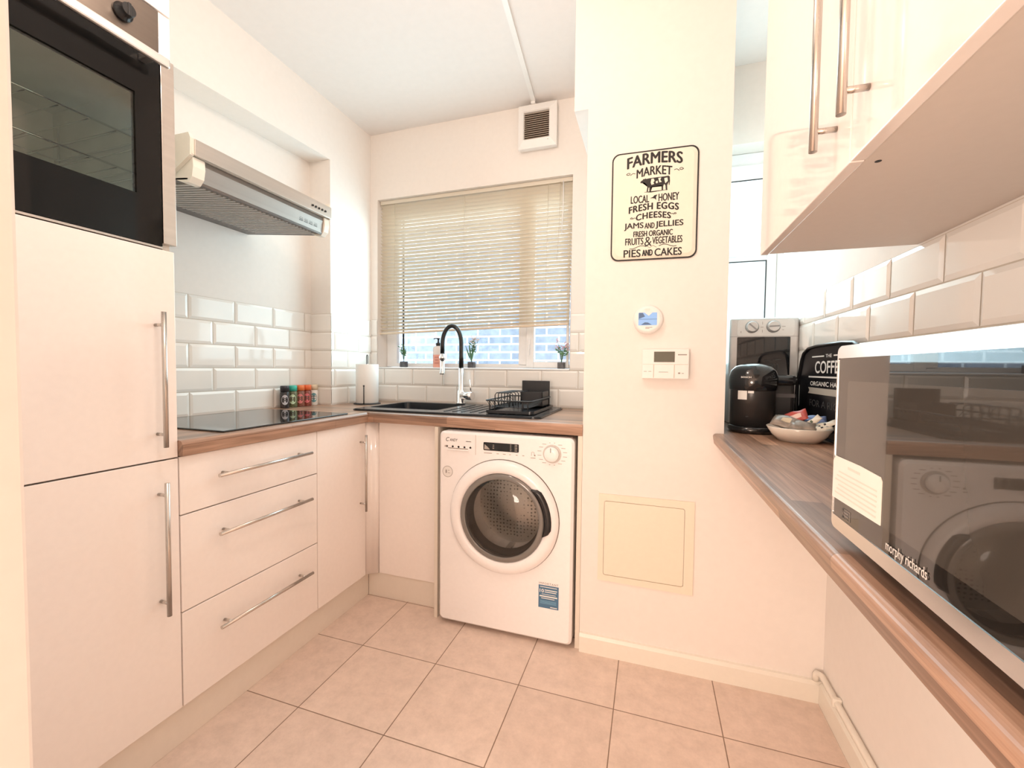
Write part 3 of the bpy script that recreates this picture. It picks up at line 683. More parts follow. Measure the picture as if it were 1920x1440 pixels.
for x in (-1.535, -1.06, -0.555):
    m = MB()
    for yy in (-0.0135, 0.0135): m.cyl((x, BYc+yy, 2.146), (x-0.012, BYc+yy, 1.36), 0.0007, 5)
    part('ladder_cord', m, mat('cord', (0.60, 0.50, 0.38), 0.8), t)
part('tilt_wand', MB().tube([(-0.470, BYc-0.020, 2.150), (-0.470, BYc-0.022, 1.98), (-0.476, BYc-0.024, 1.86)], 0.0028, 8), WHITEP, t)
part('pull_cord', MB().tube([(-0.487, BYc-0.018, 2.148), (-0.489, BYc-0.021, 1.95), (-0.50, BYc-0.022, 1.72)], 0.0011, 6), MATS['cord'], t)

# ------------------------------------------------------------------ window-sill things
ZSL = V1[2]+0.011
def blob_leaf(m, a, b, wd, mi=0):
    a = Vector(a); b = Vector(b); d = b-a; s = d.cross(Vector((0.2, 1, 0.3))).normalized()*wd; n = d.cross(s).normalized()*wd*0.4
    m.add([a, a+d*0.5+s, b, a+d*0.5-s, a+d*0.5+n], [[0,1,4],[1,2,4],[2,3,4],[3,0,4]], mi, True)
LEAF = mat('leaf_green', (0.10, 0.25, 0.12), 0.5, var=0.3, vscale=40); STEM = mat('stem_green', (0.10, 0.20, 0.10), 0.6); POT = mat('slate_pot', (0.09, 0.09, 0.10), 0.45, var=0.4, vscale=60)
def plant(x, y, lab, kind):
    t = thing('potted_plant', (x, y, ZSL), lab, 'plant', 'little plants on the window sill')
    m = MB(); m.box(x-0.019, x+0.019, y-0.019, y+0.019, ZSL+0.0003, ZSL+0.036, 0.003)
    part('pot', m, POT, t)
    rnd = random.Random(kind*11+3); st = MB(); lf = MB(); fl = MB()
    for k in range(7):
        a = rnd.uniform(0, 2*PI); h = rnd.uniform(0.07, 0.125) if kind != 1 else rnd.uniform(0.10, 0.16); r = rnd.uniform(0.008, 0.042)
        if kind == 1: a = rnd.uniform(-0.5, 0.7); r = rnd.uniform(0.0, 0.05)
        tip = Vector((x+r*math.cos(a), y+r*math.sin(a)*0.5, ZSL+0.035+h))
        st.tube([(x, y, ZSL+0.03), (x+(tip.x-x)*0.3, y+(tip.y-y)*0.3, ZSL+0.035+h*0.55), tip], 0.0012, 6)
        for q in range(5):
            f = rnd.uniform(0.35, 0.9); b0 = Vector((x+(tip.x-x)*f, y+(tip.y-y)*f, ZSL+0.035+h*f)); g = rnd.uniform(0, 2*PI); ln = rnd.uniform(0.014, 0.026)
            blob_leaf(lf, b0, b0+Vector((ln*math.cos(g), ln*math.sin(g)*0.6, ln*0.5)), 0.0045)
        if kind:
            for q in range(6):
                c = tip+Vector((rnd.uniform(-.014, .014), rnd.uniform(-.01, .01), rnd.uniform(-.012, .012)))
                fl.sphere(c, 0.0048, 7, 5, 0, (1, 1, 0.6))
    if kind == 1:
        for k in range(5): blob_leaf(lf, (x, y, ZSL+0.03), (x+rnd.uniform(-.045, .02), y+rnd.uniform(-.01, .01), ZSL+rnd.uniform(.10, .17)), 0.006)
    part('stems', st, STEM, t); part('leaves', lf, LEAF, t)
    if kind: part('flowers', fl, mat('flower_white', (0.86, 0.82, 0.84), 0.6) if kind == 1 else mat('flower_pink', (0.80, 0.52, 0.60), 0.6), t)
plant(-1.486, 2.332, 'tiny green leafy plant in dark pot at the left end of the window sill', 0)
plant(-1.019, 2.332, 'tiny plant with white flowers in dark pot behind the tap', 1)
plant(-0.472, 2.326, 'tiny plant with pink flowers in dark pot at the right end of the window sill', 2)
x, y = -1.241, 2.33
t = thing('soap_bottle', (x, y, ZSL), 'pink liquid soap bottle with black pump on the window sill', 'soap bottle')
SOAP = mat('soap_pink', (0.86, 0.42, 0.33), 0.25)
m = MB(); m.lathe([(0.033, 0.0003), (0.035, 0.004), (0.035, 0.115), (0.030, 0.127), (0.012, 0.134)], (x, y, ZSL), (0,0,1), 28, sy=0.62); part('bottle', m, SOAP, t)
m = MB(); m.lathe([(0.0355, 0.078), (0.0355, 0.116), (0.0305, 0.1275), (0.0125, 0.1345)], (x, y, ZSL), (0,0,1), 28, sy=0.63, cap=False); part('clear_shoulder', m, mat('bottle_clear', (0.85, 0.80, 0.78), 0.15), t)
m = MB()
for k, wd in enumerate((0.026, 0.020, 0.030)): m.box(x-wd/2, x+wd/2, y-0.0232, y-0.0222, ZSL+0.06-0.018*k, ZSL+0.066-0.018*k)
part('print', m, mat('soap_ink', (0.62, 0.24, 0.20), 0.6), t)
m = MB(); m.lathe([(0.016, 0.1345), (0.016, 0.148), (0.006, 0.153), (0.005, 0.172), (0.009, 0.173), (0.009, 0.180)], (x, y, ZSL), (0,0,1), 20); m.tube([(x, y, ZSL+0.178), (x-0.018, y-0.008, ZSL+0.179), (x-0.026, y-0.011, ZSL+0.174)], 0.003, 8)
part('pump', m, BLACKP, t)

# ------------------------------------------------------------------ extractor fan and ceiling trunking
t = thing('extractor_fan', (-0.606, YB, 2.318), 'square cream extractor fan with louvred grille above the sink window', 'extractor fan')
fx0, fx1, fz0, fz1 = -0.712, -0.500, 2.318, 2.548
m = MB(); m.box(fx0+0.004, fx1-0.004, YB-0.030, YB-0.0003, fz0+0.004, fz1-0.004, 0.004); part('back_box', m, WHITEP, t)
m = MB(); gx0, gx1, gz0, gz1 = -0.678, -0.540, 2.362, 2.505
o4 = [(fx0, fz0), (fx1, fz0), (fx1, fz1), (fx0, fz1)]; i4 = [(gx0-0.004, gz0-0.004), (gx1+0.004, gz0-0.004), (gx1+0.004, gz1+0.004), (gx0-0.004, gz1+0.004)]; g4 = [(gx0, gz0), (gx1, gz0), (gx1, gz1), (gx0, gz1)]
V = [(a, YB-0.030, b) for a, b in o4]+[(a, YB-0.044, b) for a, b in o4]+[(a, YB-0.058, b) for a, b in i4]+[(a, YB-0.050, b) for a, b in g4]+[(a, YB-0.036, b) for a, b in g4]
F = []
for lv in range(4):
    for k in range(4): F.append([lv*4+k, lv*4+(k+1) % 4, lv*4+4+(k+1) % 4, lv*4+4+k])
m.add(V, F); part('front_cover', m, WHITEP, t)
part('grille_back', MB().box(gx0, gx1, YB-0.035, YB-0.031, gz0, gz1), mat('fan_dark', (0.10, 0.07, 0.05), 0.6), t)
m = MB()
for k in range(13):
    z = gz0+0.0055+k*0.011
    m.hexa([(gx0, YB-0.049, z-0.003), (gx1, YB-0.049, z-0.003), (gx1, YB-0.037, z+0.001), (gx0, YB-0.037, z+0.001), (gx0, YB-0.049, z-0.001), (gx1, YB-0.049, z-0.001), (gx1, YB-0.037, z+0.003), (gx0, YB-0.037, z+0.003)])
part('louvres', m, mat('fan_louvre', (0.55, 0.46, 0.38), 0.5), t)
m = MB(); m.box(-0.548, -0.541, YB-0.0545, YB-0.050, 2.346, 2.350); m.box(-0.539, -0.526, YB-0.0535, YB-0.049, 2.3465, 2.3495)
part('maker_mark', m, INKG, t)
m = MB(); A = Vector((-0.628, 2.240, ZC)); Bq = Vector((-0.44, 0.10, ZC)); d = (Bq-A).normalized(); s = Vector((-d.y, d.x, 0))*0.011
m.hexa([A+s-Vector((0,0,.012)), A-s-Vector((0,0,.012)), Bq-s-Vector((0,0,.012)), Bq+s-Vector((0,0,.012)), A+s-Vector((0,0,.0003)), A-s-Vector((0,0,.0003)), Bq-s-Vector((0,0,.0003)), Bq+s-Vector((0,0,.0003))])
m.box(-0.640, -0.618, 2.232, YB-0.0305, 2.549, ZC-0.0125)
single('cable_trunking', m, WHITEP, 'slim white cable trunking on the ceiling running to the extractor fan', 'trunking')

# ------------------------------------------------------------------ metal sign on the pillar
t = thing('wall_sign', (0.0, YQ, 1.53), 'cream enamel farmers market sign with black border and cow on the pillar', 'sign')
sx, sz = -0.0015, 1.7305; SW, SH = 0.302, 0.398
def sheared(poly): return [(u, v-0.016*(u-sx)) for u, v in poly]
m = MB(); m.prism(sheared(rrect(sx-SW/2, sx+SW/2, sz-SH/2, sz+SH/2, 0.028)), 'Y', YQ-0.0003, YQ-0.004)
part('border_edge', m, INK, t, 'black border of the sign')
m = MB(); i1 = sheared(rrect(sx-SW/2+0.005, sx+SW/2-0.005, sz-SH/2+0.005, sz+SH/2-0.005, 0.025)); i2 = sheared(rrect(sx-SW/2+0.017, sx+SW/2-0.017, sz-SH/2+0.017, sz+SH/2-0.017, 0.018)); n = len(i1)
m.add([(u, YQ-0.0042, v) for u, v in i1]+[(u, YQ-0.0095, v) for u, v in i2], [[k, (k+1) % n, n+(k+1) % n, n+k] for k in range(n)], 0, True)
m.add([(u, YQ-0.0095, v) for u, v in i2], [list(range(n))])
face = part('face', m, ENAMEL, t)
yt = YQ-0.0099
def st(s, zz, wd, ht, bold=0.0, arc=0.0, dx=0.0, space=1.0, slope=0.0):
    m = MB(); text(m, s, (sx+dx, yt, zz-0.016*dx), XR_, UP_, wd, ht, bold=bold, arc=arc, slope=-0.016*wd+slope, space=space); part('lettering', m, INK, face)
st('FARMERS', 1.8925, 0.190, 0.040, 0.045, 0.012); st('MARKET', 1.8490, 0.122, 0.031, 0.035, 0.008)
st('LOCAL', 1.7525, 0.064, 0.027, 0.03, 0.0, -0.048); st('HONEY', 1.7530, 0.069, 0.027, 0.03, 0.0, 0.052)
st('FRESH EGGS', 1.7195, 0.172, 0.024, 0.06, 0.010, 0, 1.1); st('CHEESES', 1.6890, 0.120, 0.022, 0.06, 0.008, 0, 1.1)
st('JAMS', 1.6545, 0.068, 0.027, 0.035, 0, -0.068); st('AND', 1.6545, 0.034, 0.020, 0.04, 0, -0.012); st('JELLIES', 1.6545, 0.094, 0.027, 0.035, 0, 0.056)
st('FRESH ORGANIC', 1.6260, 0.136, 0.020, 0.045); st('FRUITS', 1.5995, 0.064, 0.025, 0.03, 0, -0.065); st('&', 1.5970, 0.026, 0.034, 0.0, 0, -0.016); st('VEGETABLES', 1.5995, 0.102, 0.025, 0.03, 0, 0.050)
st('PIES', 1.5560, 0.060, 0.027, 0.035, 0, -0.072); st('AND', 1.5560, 0.036, 0.022, 0.05, 0, -0.018); st('CAKES', 1.5560, 0.092, 0.027, 0.035, 0, 0.054)
yc_ = YQ-0.0097
def curl(cx, cz, sgn, sc_):
    m = MB()
    pts = [(cx+sgn*sc_*(0.16*k/4.0+0.5*math.exp(-k*0.16)*math.cos(k*0.62)), yc_, cz+sc_*0.34*math.exp(-k*0.16)*math.sin(k*0.62)) for k in range(16)]
    m.tube(pts, 0.0011, 5)
    m.tube([(cx-sgn*sc_*0.1, yc_, cz-sc_*0.2), (cx-sgn*sc_*0.5, yc_, cz+sc_*0.1), (cx-sgn*sc_*0.9, yc_, cz)], 0.0012, 5); part('flourish', m, INK, face)
curl(sx+0.088, 1.8455, 1, 0.022); curl(sx-0.086, 1.8485, -1, 0.022); curl(sx+0.072, 1.690, 1, 0.013); curl(sx-0.074, 1.686, -1, 0.013)
for sg in (-1, 1): part('flourish', MB().tube([(sx+sg*(0.022+0.010*k), yc_, 1.5785+0.005*math.sin(k*0.9)) for k in range(7)], 0.0012, 5), INK, face)
m = MB(); m.tube([(sx-0.022+0.006*k, yc_, 1.578+0.004*math.cos(k*1.6)) for k in range(7)], 0.0007, 5)
part('flourish', m, INK, face); m = MB()
for k in range(3): m.tube([(sx-0.034, yc_, 1.548+0.007*k), (sx-0.002, yc_, 1.550+0.007*k)], 0.0006, 5)
part('flourish', m, INK, face)
cow = [(-.50,.20),(-.47,.27),(-.42,.31),(-.40,.38),(-.36,.36),(-.33,.40),(-.30,.36),(-.22,.38),(-.05,.37),(.10,.40),(.30,.40),(.44,.42),(.48,.36),(.49,.10),(.475,-.12),(.455,-.13),(.45,.08),(.44,.02),(.40,-.12),(.41,-.40),(.36,-.41),(.34,-.12),(.30,-.04),(.27,-.16),(.27,-.38),(.22,-.39),(.215,-.10),(.10,-.10),(-.08,-.10),(-.13,-.14),(-.14,-.41),(-.19,-.42),(-.19,-.16),(-.22,-.16),(-.235,-.38),(-.28,-.38),(-.255,-.06),(-.30,.06),(-.36,.17),(-.43,.14),(-.49,.14)]
def cp(poly, y): return [(sx+0.004+u*0.104, y, 1.802+v*0.062-0.016*u*0.104) for u, v in poly]
m = MB()
bm = bmesh.new(); vs = [bm.verts.new(p) for p in cp(cow, yt)]; f = bm.faces.new(vs); bmesh.ops.triangulate(bm, faces=[f]); m.bm(bm)
for k in range(5): m.tube(cp([(-.36+.05*k, -.40-.012*k), (.42-.09*k, -.375-.012*k)], yc_), 0.0005, 4)
part('cow_print', m, INK, face)
m = MB()
for pc in ([(-.13,.33),(-.05,.34),(-.02,.20),(-.06,.12),(-.03,.02),(-.12,-.02),(-.15,.12)], [(.10,.34),(.20,.36),(.17,.22),(.22,.10),(.14,.08)], [(.30,.30),(.40,.32),(.42,.12),(.34,.00),(.31,.16)], [(.02,.16),(.08,.20),(.09,.06),(.03,.04)]):
    m.add(cp(pc, YQ-0.0102), [list(range(len(pc)))])
part('cow_patches', m, ENAMEL, face)
m = MB(); m.add([(sx+0.000+u*0.026, yt, 1.7535+v*0.022) for u, v in [(-.5,.0),(-.1,.16),(.1,.42),(.5,.5),(.32,.1),(.36,-.42),(.14,-.12),(-.12,-.04)]], [list(range(8))])
part('bird_print', m, INK, face)

# ------------------------------------------------------------------ alarm, thermostat, access panel
t = thing('carbon_monoxide_alarm', (-0.0115, YQ, 1.257), 'round white wall alarm with blue screen below the metal sign', 'alarm')
m = MB(); m.lathe([(0.050, 0.0003), (0.0525, 0.004), (0.0525, 0.016), (0.049, 0.022), (0.040, 0.0245)], (-0.0115, YQ, 1.3095), (0,-1,0), 48); part('body', m, WHITEP, t)
m = MB(); m.prism(rrect(-0.045, 0.020, 1.288, 1.3345, 0.002), 'Y', YQ-0.0246, YQ-0.0254)
scr = part('screen', m, mat('lcd_blue', (0.20, 0.36, 0.62), 0.08, emit=0.35), t)
m = MB()
m.box(-0.045, 0.020, YQ-0.0258, YQ-0.0255, 1.3095, 1.311); m.add([(-0.044, YQ-0.0258, 1.334), (-0.030, YQ-0.0258, 1.334), (-0.022, YQ-0.0258, 1.320), (-0.044, YQ-0.0258, 1.312)], [[0,1,2,3]]); m.add([(-0.036, YQ-0.0258, 1.290), (0.002, YQ-0.0258, 1.290), (-0.012, YQ-0.0258, 1.298), (-0.022, YQ-0.0258, 1.299)], [[0,1,2,3]])
part('screen_marks', m, mat('lcd_dark', (0.08, 0.16, 0.32), 0.2), scr)
part('clear_patch', MB().add([(-0.024, YQ-0.0259, 1.3343), (0.004, YQ-0.0259, 1.3343), (-0.009, YQ-0.0259, 1.3225)], [[0,1,2]]), WHITEP, scr)
m = MB(); m.box(-0.020, 0.004, YQ-0.0247, YQ-0.0243, 1.2795, 1.2815); m.box(-0.020, -0.006, YQ-0.0247, YQ-0.0243, 1.2755, 1.2775); part('print', m, INKG, t)
m = MB(); m.box(-0.022, -0.006, YQ-0.0252, YQ-0.0242, 1.341, 1.3475, 0.002); part('button', m, WHITEI, t)

t = thing('thermostat', (0.0515, YQ, 1.091), 'rectangular white programmer with small grey display under the round alarm', 'thermostat')
x0, x1, z0, z1 = -0.029, 0.132, 1.092, 1.200
part('body', MB().box(x0, x1, YQ-0.030, YQ-0.0003, z0, z1, 0.003), WHITEP, t)
part('display', MB().box(0.0125, 0.0835, YQ-0.0308, YQ-0.0301, 1.153, 1.191), mat('lcd_grey', (0.10, 0.10, 0.075), 0.15), t)
m = MB(); m.box(0.011, 0.013, YQ-0.0312, YQ-0.0301, z0+0.004, 1.144); m.box(0.0815, 0.0835, YQ-0.0312, YQ-0.0301, z0+0.004, 1.144); m.box(x0+0.003, x1-0.003, YQ-0.0306, YQ-0.0301, 1.1445, 1.1455)
part('flap_seams', m, mat('seam', (0.58, 0.50, 0.43), 0.6), t)
m = MB(); m.box(0.094, 0.124, YQ-0.0306, YQ-0.0301, 1.178, 1.1815); m.box(0.096, 0.103, YQ-0.0306, YQ-0.0301, 1.111, 1.116); m.box(0.108, 0.115, YQ-0.0306, YQ-0.0301, 1.112, 1.114)
for q in range(2): m.box(-0.022+0.016*q, -0.012+0.016*q, YQ-0.0306, YQ-0.0301, 1.118, 1.1195)
m.box(0.030, 0.062, YQ-0.0306, YQ-0.0301, 1.116, 1.1175)
part('print', m, INKG, t)

t = thing('access_panel', (-0.005, YQ, 0.297), 'square cream access hatch low on the pillar wall', 'access panel')
HATCH = mat('hatch_cream', (0.82, 0.75, 0.62), 0.45)
m = MB(); m.prism([(-0.179, 0.300), (0.166, 0.296), (0.166, 0.643), (-0.179, 0.641)], 'Y', YQ-0.0003, YQ-0.006, holes=[rrect(-0.1585, 0.1335, 0.3225, 0.6155, 0.008)]); part('frame', m, HATCH, t)
part('hatch_door', MB().prism(rrect(-0.1565, 0.1315, 0.3245, 0.6135, 0.007), 'Y', YQ-0.0003, YQ-0.0055), HATCH, t)

# ------------------------------------------------------------------ washing machine
WX0, WX1, WY, WZa, WZb = -0.8645, -0.2755, 1.6355, 0.0165, 0.8505
t = thing('washing_machine', (-0.57, 1.9, 0), 'white front-loading washing machine with round door under the worktop', 'washing machine')
m = MB(); dcx, dcz = -0.5690, 0.5080
pr = rrect(WX0, WX1, WZa, WZb, 0.022)
hole = [(dcx+0.170*math.cos(2*PI*k/56), dcz+0.170*math.sin(2*PI*k/56)) for k in range(56)]
m.prism(pr, 'Y', WY+0.010, 1.80, holes=[hole])
n = len(pr); f2_ = rrect(WX0+0.010, WX1-0.010, WZa+0.010, WZb-0.010, 0.016)
bmf = bmesh.new(); es = []
for lp in (f2_, hole):
    vs = [bmf.verts.new((u, WY, v)) for u, v in lp]; es += [bmf.edges.new((vs[i], vs[(i+1) % len(vs)])) for i in range(len(vs))]
bmesh.ops.triangle_fill(bmf, edges=es, use_beauty=True); m.bm(bmf)
m.add([(u, WY+0.010, v) for u, v in pr]+[(u, WY, v) for u, v in f2_], [[k, (k+1) % n, n+(k+1) % n, n+k] for k in range(n)], 0, True)
nh = len(hole); m.add([(u, WY, v) for u, v in hole]+[(u, WY+0.0102, v) for u, v in hole], [[k, (k+1) % nh, nh+(k+1) % nh, nh+k] for k in range(nh)])
m.box(WX0, WX1, 1.80, 2.17, WZa, WZb)
part('cabinet_body', m, WMW, t)
m = MB()
for x in (WX0+0.06, WX1-0.06):
    for y in (1.70, 2.12): m.lathe([(0.022, 0.0), (0.022, 0.010), (0.012, 0.0165)], (x, y, 0.0), (0,0,1), 16)
part('feet', m, BLACKP, t)
AX = (0, -1, 0)
m = MB(); m.lathe([(0.165, 0.0005), (0.2365, 0.0005), (0.2380, 0.006), (0.2340, 0.016), (0.2180, 0.026), (0.1980, 0.0285), (0.1870, 0.024), (0.1835, 0.016), (0.1780, 0.006)], (dcx, WY, dcz), AX, 72, cap=False)
door = part('door_ring', m, WMW, t)
m = MB(); m.lathe([(0.2400, 0.0), (0.2400, 0.0012), (0.2360, 0.0012)], (dcx, WY, dcz), AX, 72, cap=False); part('door_gap', m, mat('gap_grey', (0.16, 0.14, 0.12), 0.7), door)
m = MB(); m.lathe([(0.1835, 0.0205), (0.1800, 0.0245), (0.1640, 0.0265), (0.1600, 0.0245), (0.1590, 0.004), (0.1700, 0.004)], (dcx, WY, dcz), AX, 72, cap=False)
part('glass_rim', m, mat('smoke_rim', (0.20, 0.185, 0.17), 0.12, coat=0.4), door)
m = MB(); m.lathe([(0.1605, 0.024), (0.145, 0.034), (0.115, 0.043), (0.075, 0.049), (0.035, 0.0515), (0.0005, 0.052)], (dcx, WY, dcz), AX, 64, cap=False)
part('door_glass', m, thin_glass('smoke_glass', (0.66, 0.64, 0.61), 0.9), door)
m = MB(); vs = []
na = 14; aa = [math.radians(-16+62*k/(na-1)) for k in range(na)]
ro = [0.2145+0.0*k for k in range(na)]
for k, a in enumerate(aa):
    e = min(1, min(k, na-1-k)/2.0); r1 = 0.181+0.002; r2 = 0.186+0.026*math.sqrt(e)
    for r_, y_ in ((r1, 0.020), (r1, 0.0335), ((r1+r2)/2, 0.037), (r2, 0.0325), (r2+0.001, 0.020)):
        vs.append((dcx+r_*math.cos(a), WY-y_, dcz+r_*math.sin(a)))
F = [[k*5+q, k*5+q+1, (k+1)*5+q+1, (k+1)*5+q] for k in range(na-1) for q in range(4)]
m.add(vs, F, 0, True); m.add(vs[:5], [[0,1,2,3,4]]); m.add(vs[-5:], [[4,3,2,1,0]])
part('handle', m, BLACKP, door)
DRUMM, N, L, p = nt('drum_steel'); p.inputs['Metallic'].default_value = 1.0; p.inputs['Roughness'].default_value = 0.28
tc = N.new('ShaderNodeTexCoord'); vo = N.new('ShaderNodeTexVoronoi'); vo.inputs['Scale'].default_value = 62; vo.inputs['Randomness'].default_value = 0.25
L.new(tc.outputs['Object'], vo.inputs['Vector']); r = N.new('ShaderNodeValToRGB'); r.color_ramp.elements[0].position = 0.20; r.color_ramp.elements[1].position = 0.32
r.color_ramp.elements[0].color = (0.20, 0.19, 0.18, 1); r.color_ramp.elements[1].color = (0.70, 0.68, 0.65, 1); L.new(vo.outputs['Distance'], r.inputs['Fac']); L.new(r.outputs['Color'], p.inputs['Base Color'])
m = MB(); m.lathe([(0.168, 0.014), (0.150, 0.045), (0.230, 0.047), (0.230, 0.15)], (dcx, WY, dcz), (0,1,0), 56, cap=False)
part('door_seal', m, mat('seal_grey', (0.22, 0.21, 0.20), 0.45), t)
m = MB(); m.lathe([(0.158, 0.050), (0.222, 0.058), (0.222, 0.150), (0.180, 0.160), (0.07, 0.150), (0.0005, 0.147)], (dcx, WY, dcz), (0,1,0), 56, cap=False)
drum = part('drum', m, DRUMM, t)
m = MB()
for a in (0.5, 2.6, 4.7):
    c_, s_ = math.cos(a), math.sin(a); e = (-s_, c_)
    m.hexa([(dcx+0.2215*c_+q*e[0], WY+yy, dcz+0.2215*s_+q*e[1]) for yy, q in ((0.06,-.03),(0.06,.03),(0.148,.03),(0.148,-.03))]+[(dcx+0.165*c_+q*e[0], WY+yy, dcz+0.165*s_+q*e[1]) for yy, q in ((0.065,-.012),(0.065,.012),(0.145,.012),(0.145,-.012))])
part('drum_paddles', m, mat('paddle', (0.50, 0.48, 0.46), 0.35), drum)
yf = WY-0.0006
part('display', MB().prism(rrect(-0.6575, -0.5025, 0.7805, 0.8145, 0.004), 'Y', WY-0.0002, WY-0.0012), BLACKG, t)
m = MB()
for zz in (0.789, 0.796, 0.803): m.box(-0.616, -0.610, WY-0.0016, WY-0.0013, zz, zz+0.003)
for zz in (0.785, 0.791, 0.797, 0.803, 0.809): m.box(-0.540, -0.534, WY-0.0016, WY-0.0013, zz, zz+0.002); m.box(-0.520, -0.509, WY-0.0016, WY-0.0013, zz, zz+0.0025)
m.add([(-0.654, WY-0.0016, 0.785), (-0.628, WY-0.0016, 0.785), (-0.640, WY-0.0016, 0.797), (-0.652, WY-0.0016, 0.806)], [[0,1,2,3]])
part('display_marks', m, mat('display_grey', (0.40, 0.36, 0.32), 0.5), t)
kx, kz = -0.3635, 0.7855
m = MB(); m.lathe([(0.0365, 0.0003), (0.0365, 0.003), (0.0350, 0.004)], (kx, WY, kz), AX, 40); bz = part('dial_bezel', m, mat('bezel_grey', (0.60, 0.56, 0.53), 0.3), t)
m = MB(); m.lathe([(0.0300, 0.0042), (0.0295, 0.016), (0.0270, 0.0195), (0.012, 0.0205)], (kx, WY, kz), AX, 40); dl = part('programme_dial', m, WMW, t)
part('dial_pointer', MB().box(kx-0.0035, kx-0.0005, WY-0.0213, WY-0.0203, kz+0.008, kz+0.026), GREYP, dl)
m = MB()
for k in range(16):
    a = 2*PI*k/16+0.2; wd = 0.016 if abs(math.cos(a)) > 0.45 else 0.005
    c_ = (kx+0.047*math.cos(a)+math.copysign(wd/2-0.002, math.cos(a)), kz+0.045*math.sin(a))
    m.box(c_[0]-wd/2, c_[0]+wd/2, yf, WY-0.0002, c_[1]-0.0009, c_[1]+0.0009)
for k, wd in enumerate((0.03, 0.008, 0.010, 0.012, 0.006, 0.008, 0.008)): m.box(-0.655+0.028*k, -0.655+0.028*k+wd, yf, WY-0.0002, 0.768, 0.7705)
m.box(-0.452, -0.432, yf, WY-0.0002, 0.762, 0.7645); m.tube([(-0.449+0.012*u, WY-0.0006, 0.772+0.016*v) for u, v in ((0,0),(0,.8),(.5,1),(1,.8),(1,.2))], 0.0006, 4); m.box(-0.438, -0.432, yf, WY-0.0002, 0.771, 0.777)
for k in range(5): m.lathe([(0.0045, 0.0003), (0.0045, 0.0008)], (-0.827+0.0275*k, WY, 0.786), AX, 12)
m.box(-0.838, -0.828, yf-0.0004, WY-0.0002, 0.783, 0.789)
part('panel_print', m, mat('print_grey', (0.36, 0.31, 0.28), 0.6), t)
m = MB(); text(m, 'C', (-0.824, WY-0.0008, 0.8165), XR_, UP_, 0.016, 0.017, bold=0.02, shear=0.3); text(m, 'ANDY', (-0.7955, WY-0.0008, 0.8145), XR_, UP_, 0.038, 0.0115, bold=0.02, shear=0.3); m.box(-0.738, -0.714, WY-0.0008, WY-0.0003, 0.810, 0.8125)
part('maker_logo', m, INK, t)
m = MB(); m.box(-0.847, -0.695, WY-0.0008, WY-0.0002, 0.757, 0.8415); m.prism([(WY-0.0008, 0.770), (WY-0.007, 0.772), (WY-0.006, 0.777), (WY-0.0008, 0.777)], 'X', -0.825, -0.725)
part('detergent_drawer', m, WMW, t)
m = MB(); m.box(-0.822, -0.728, WY-0.0014, WY-0.0009, 0.7775, 0.7805); m.box(-0.6935, -0.6925, WY-0.0006, WY-0.0002, 0.757, 0.842); part('drawer_slot', m, mat('slot', (0.30, 0.24, 0.19), 0.7), t)
m = MB(); m.lathe([(0.0245, 0.0003), (0.0245, 0.0008)], (-0.8235, WY, 0.6755), AX, 28); sk = part('round_sticker', m, mat('sticker_white', (0.80, 0.77, 0.75), 0.25), t)
m = MB(); m.lathe([(0.0245, 0.0009), (0.0225, 0.0009)], (-0.8235, WY, 0.6755), AX, 28, cap=False); m.box(-0.833, -0.827, WY-0.0012, WY-0.0009, 0.669, 0.683); m.box(-0.822, -0.812, WY-0.0012, WY-0.0009, 0.669, 0.671); m.box(-0.822, -0.814, WY-0.0012, WY-0.0009, 0.680, 0.682); part('print', m, INKG, sk)
BLUE = mat('sticker_blue', (0.075, 0.18, 0.30), 0.35)
part('blue_sticker', MB().box(-0.4115, -0.3285, WY-0.0009, WY-0.0002, 0.156, 0.249), BLUE, t)
m = MB(); ys = WY-0.0012
text(m, '10', (-0.398, ys, 0.226), XR_, UP_, 0.017, 0.014, bold=0.03)
for a in ((-0.386, -0.335, 0.2285, 0.232), (-0.386, -0.338, 0.221, 0.224), (-0.405, -0.335, 0.241, 0.2435), (-0.398, -0.340, 0.2115, 0.2135), (-0.407, -0.334, 0.2015, 0.2065), (-0.400, -0.345, 0.1945, 0.197), (-0.362, -0.334, 0.1605, 0.1635)): m.box(a[0], a[1], ys, WY-0.0010, a[2], a[3])
part('sticker_print', m, WHITEI, t)
m = MB()
for zz in (0.184, 0.179, 0.174): m.box(-0.404, -0.338, ys, WY-0.0010, zz, zz+0.002)
part('sticker_small_print', m, mat('sticker_cyan', (0.20, 0.42, 0.60), 0.5), t)
m = MB(); text(m, 'IMPORTANT', (-0.370, WY-0.0005, 0.2565), XR_, UP_, 0.080, 0.008, space=1.2, bold=0.01); part('sticker_heading', m, INKG, t)
m = MB(); m.box(-0.79, -0.725, WY-0.0006, WY-0.0002, 0.076, 0.079, 0.0001); part('filter_notch', m, WHITEI, t)

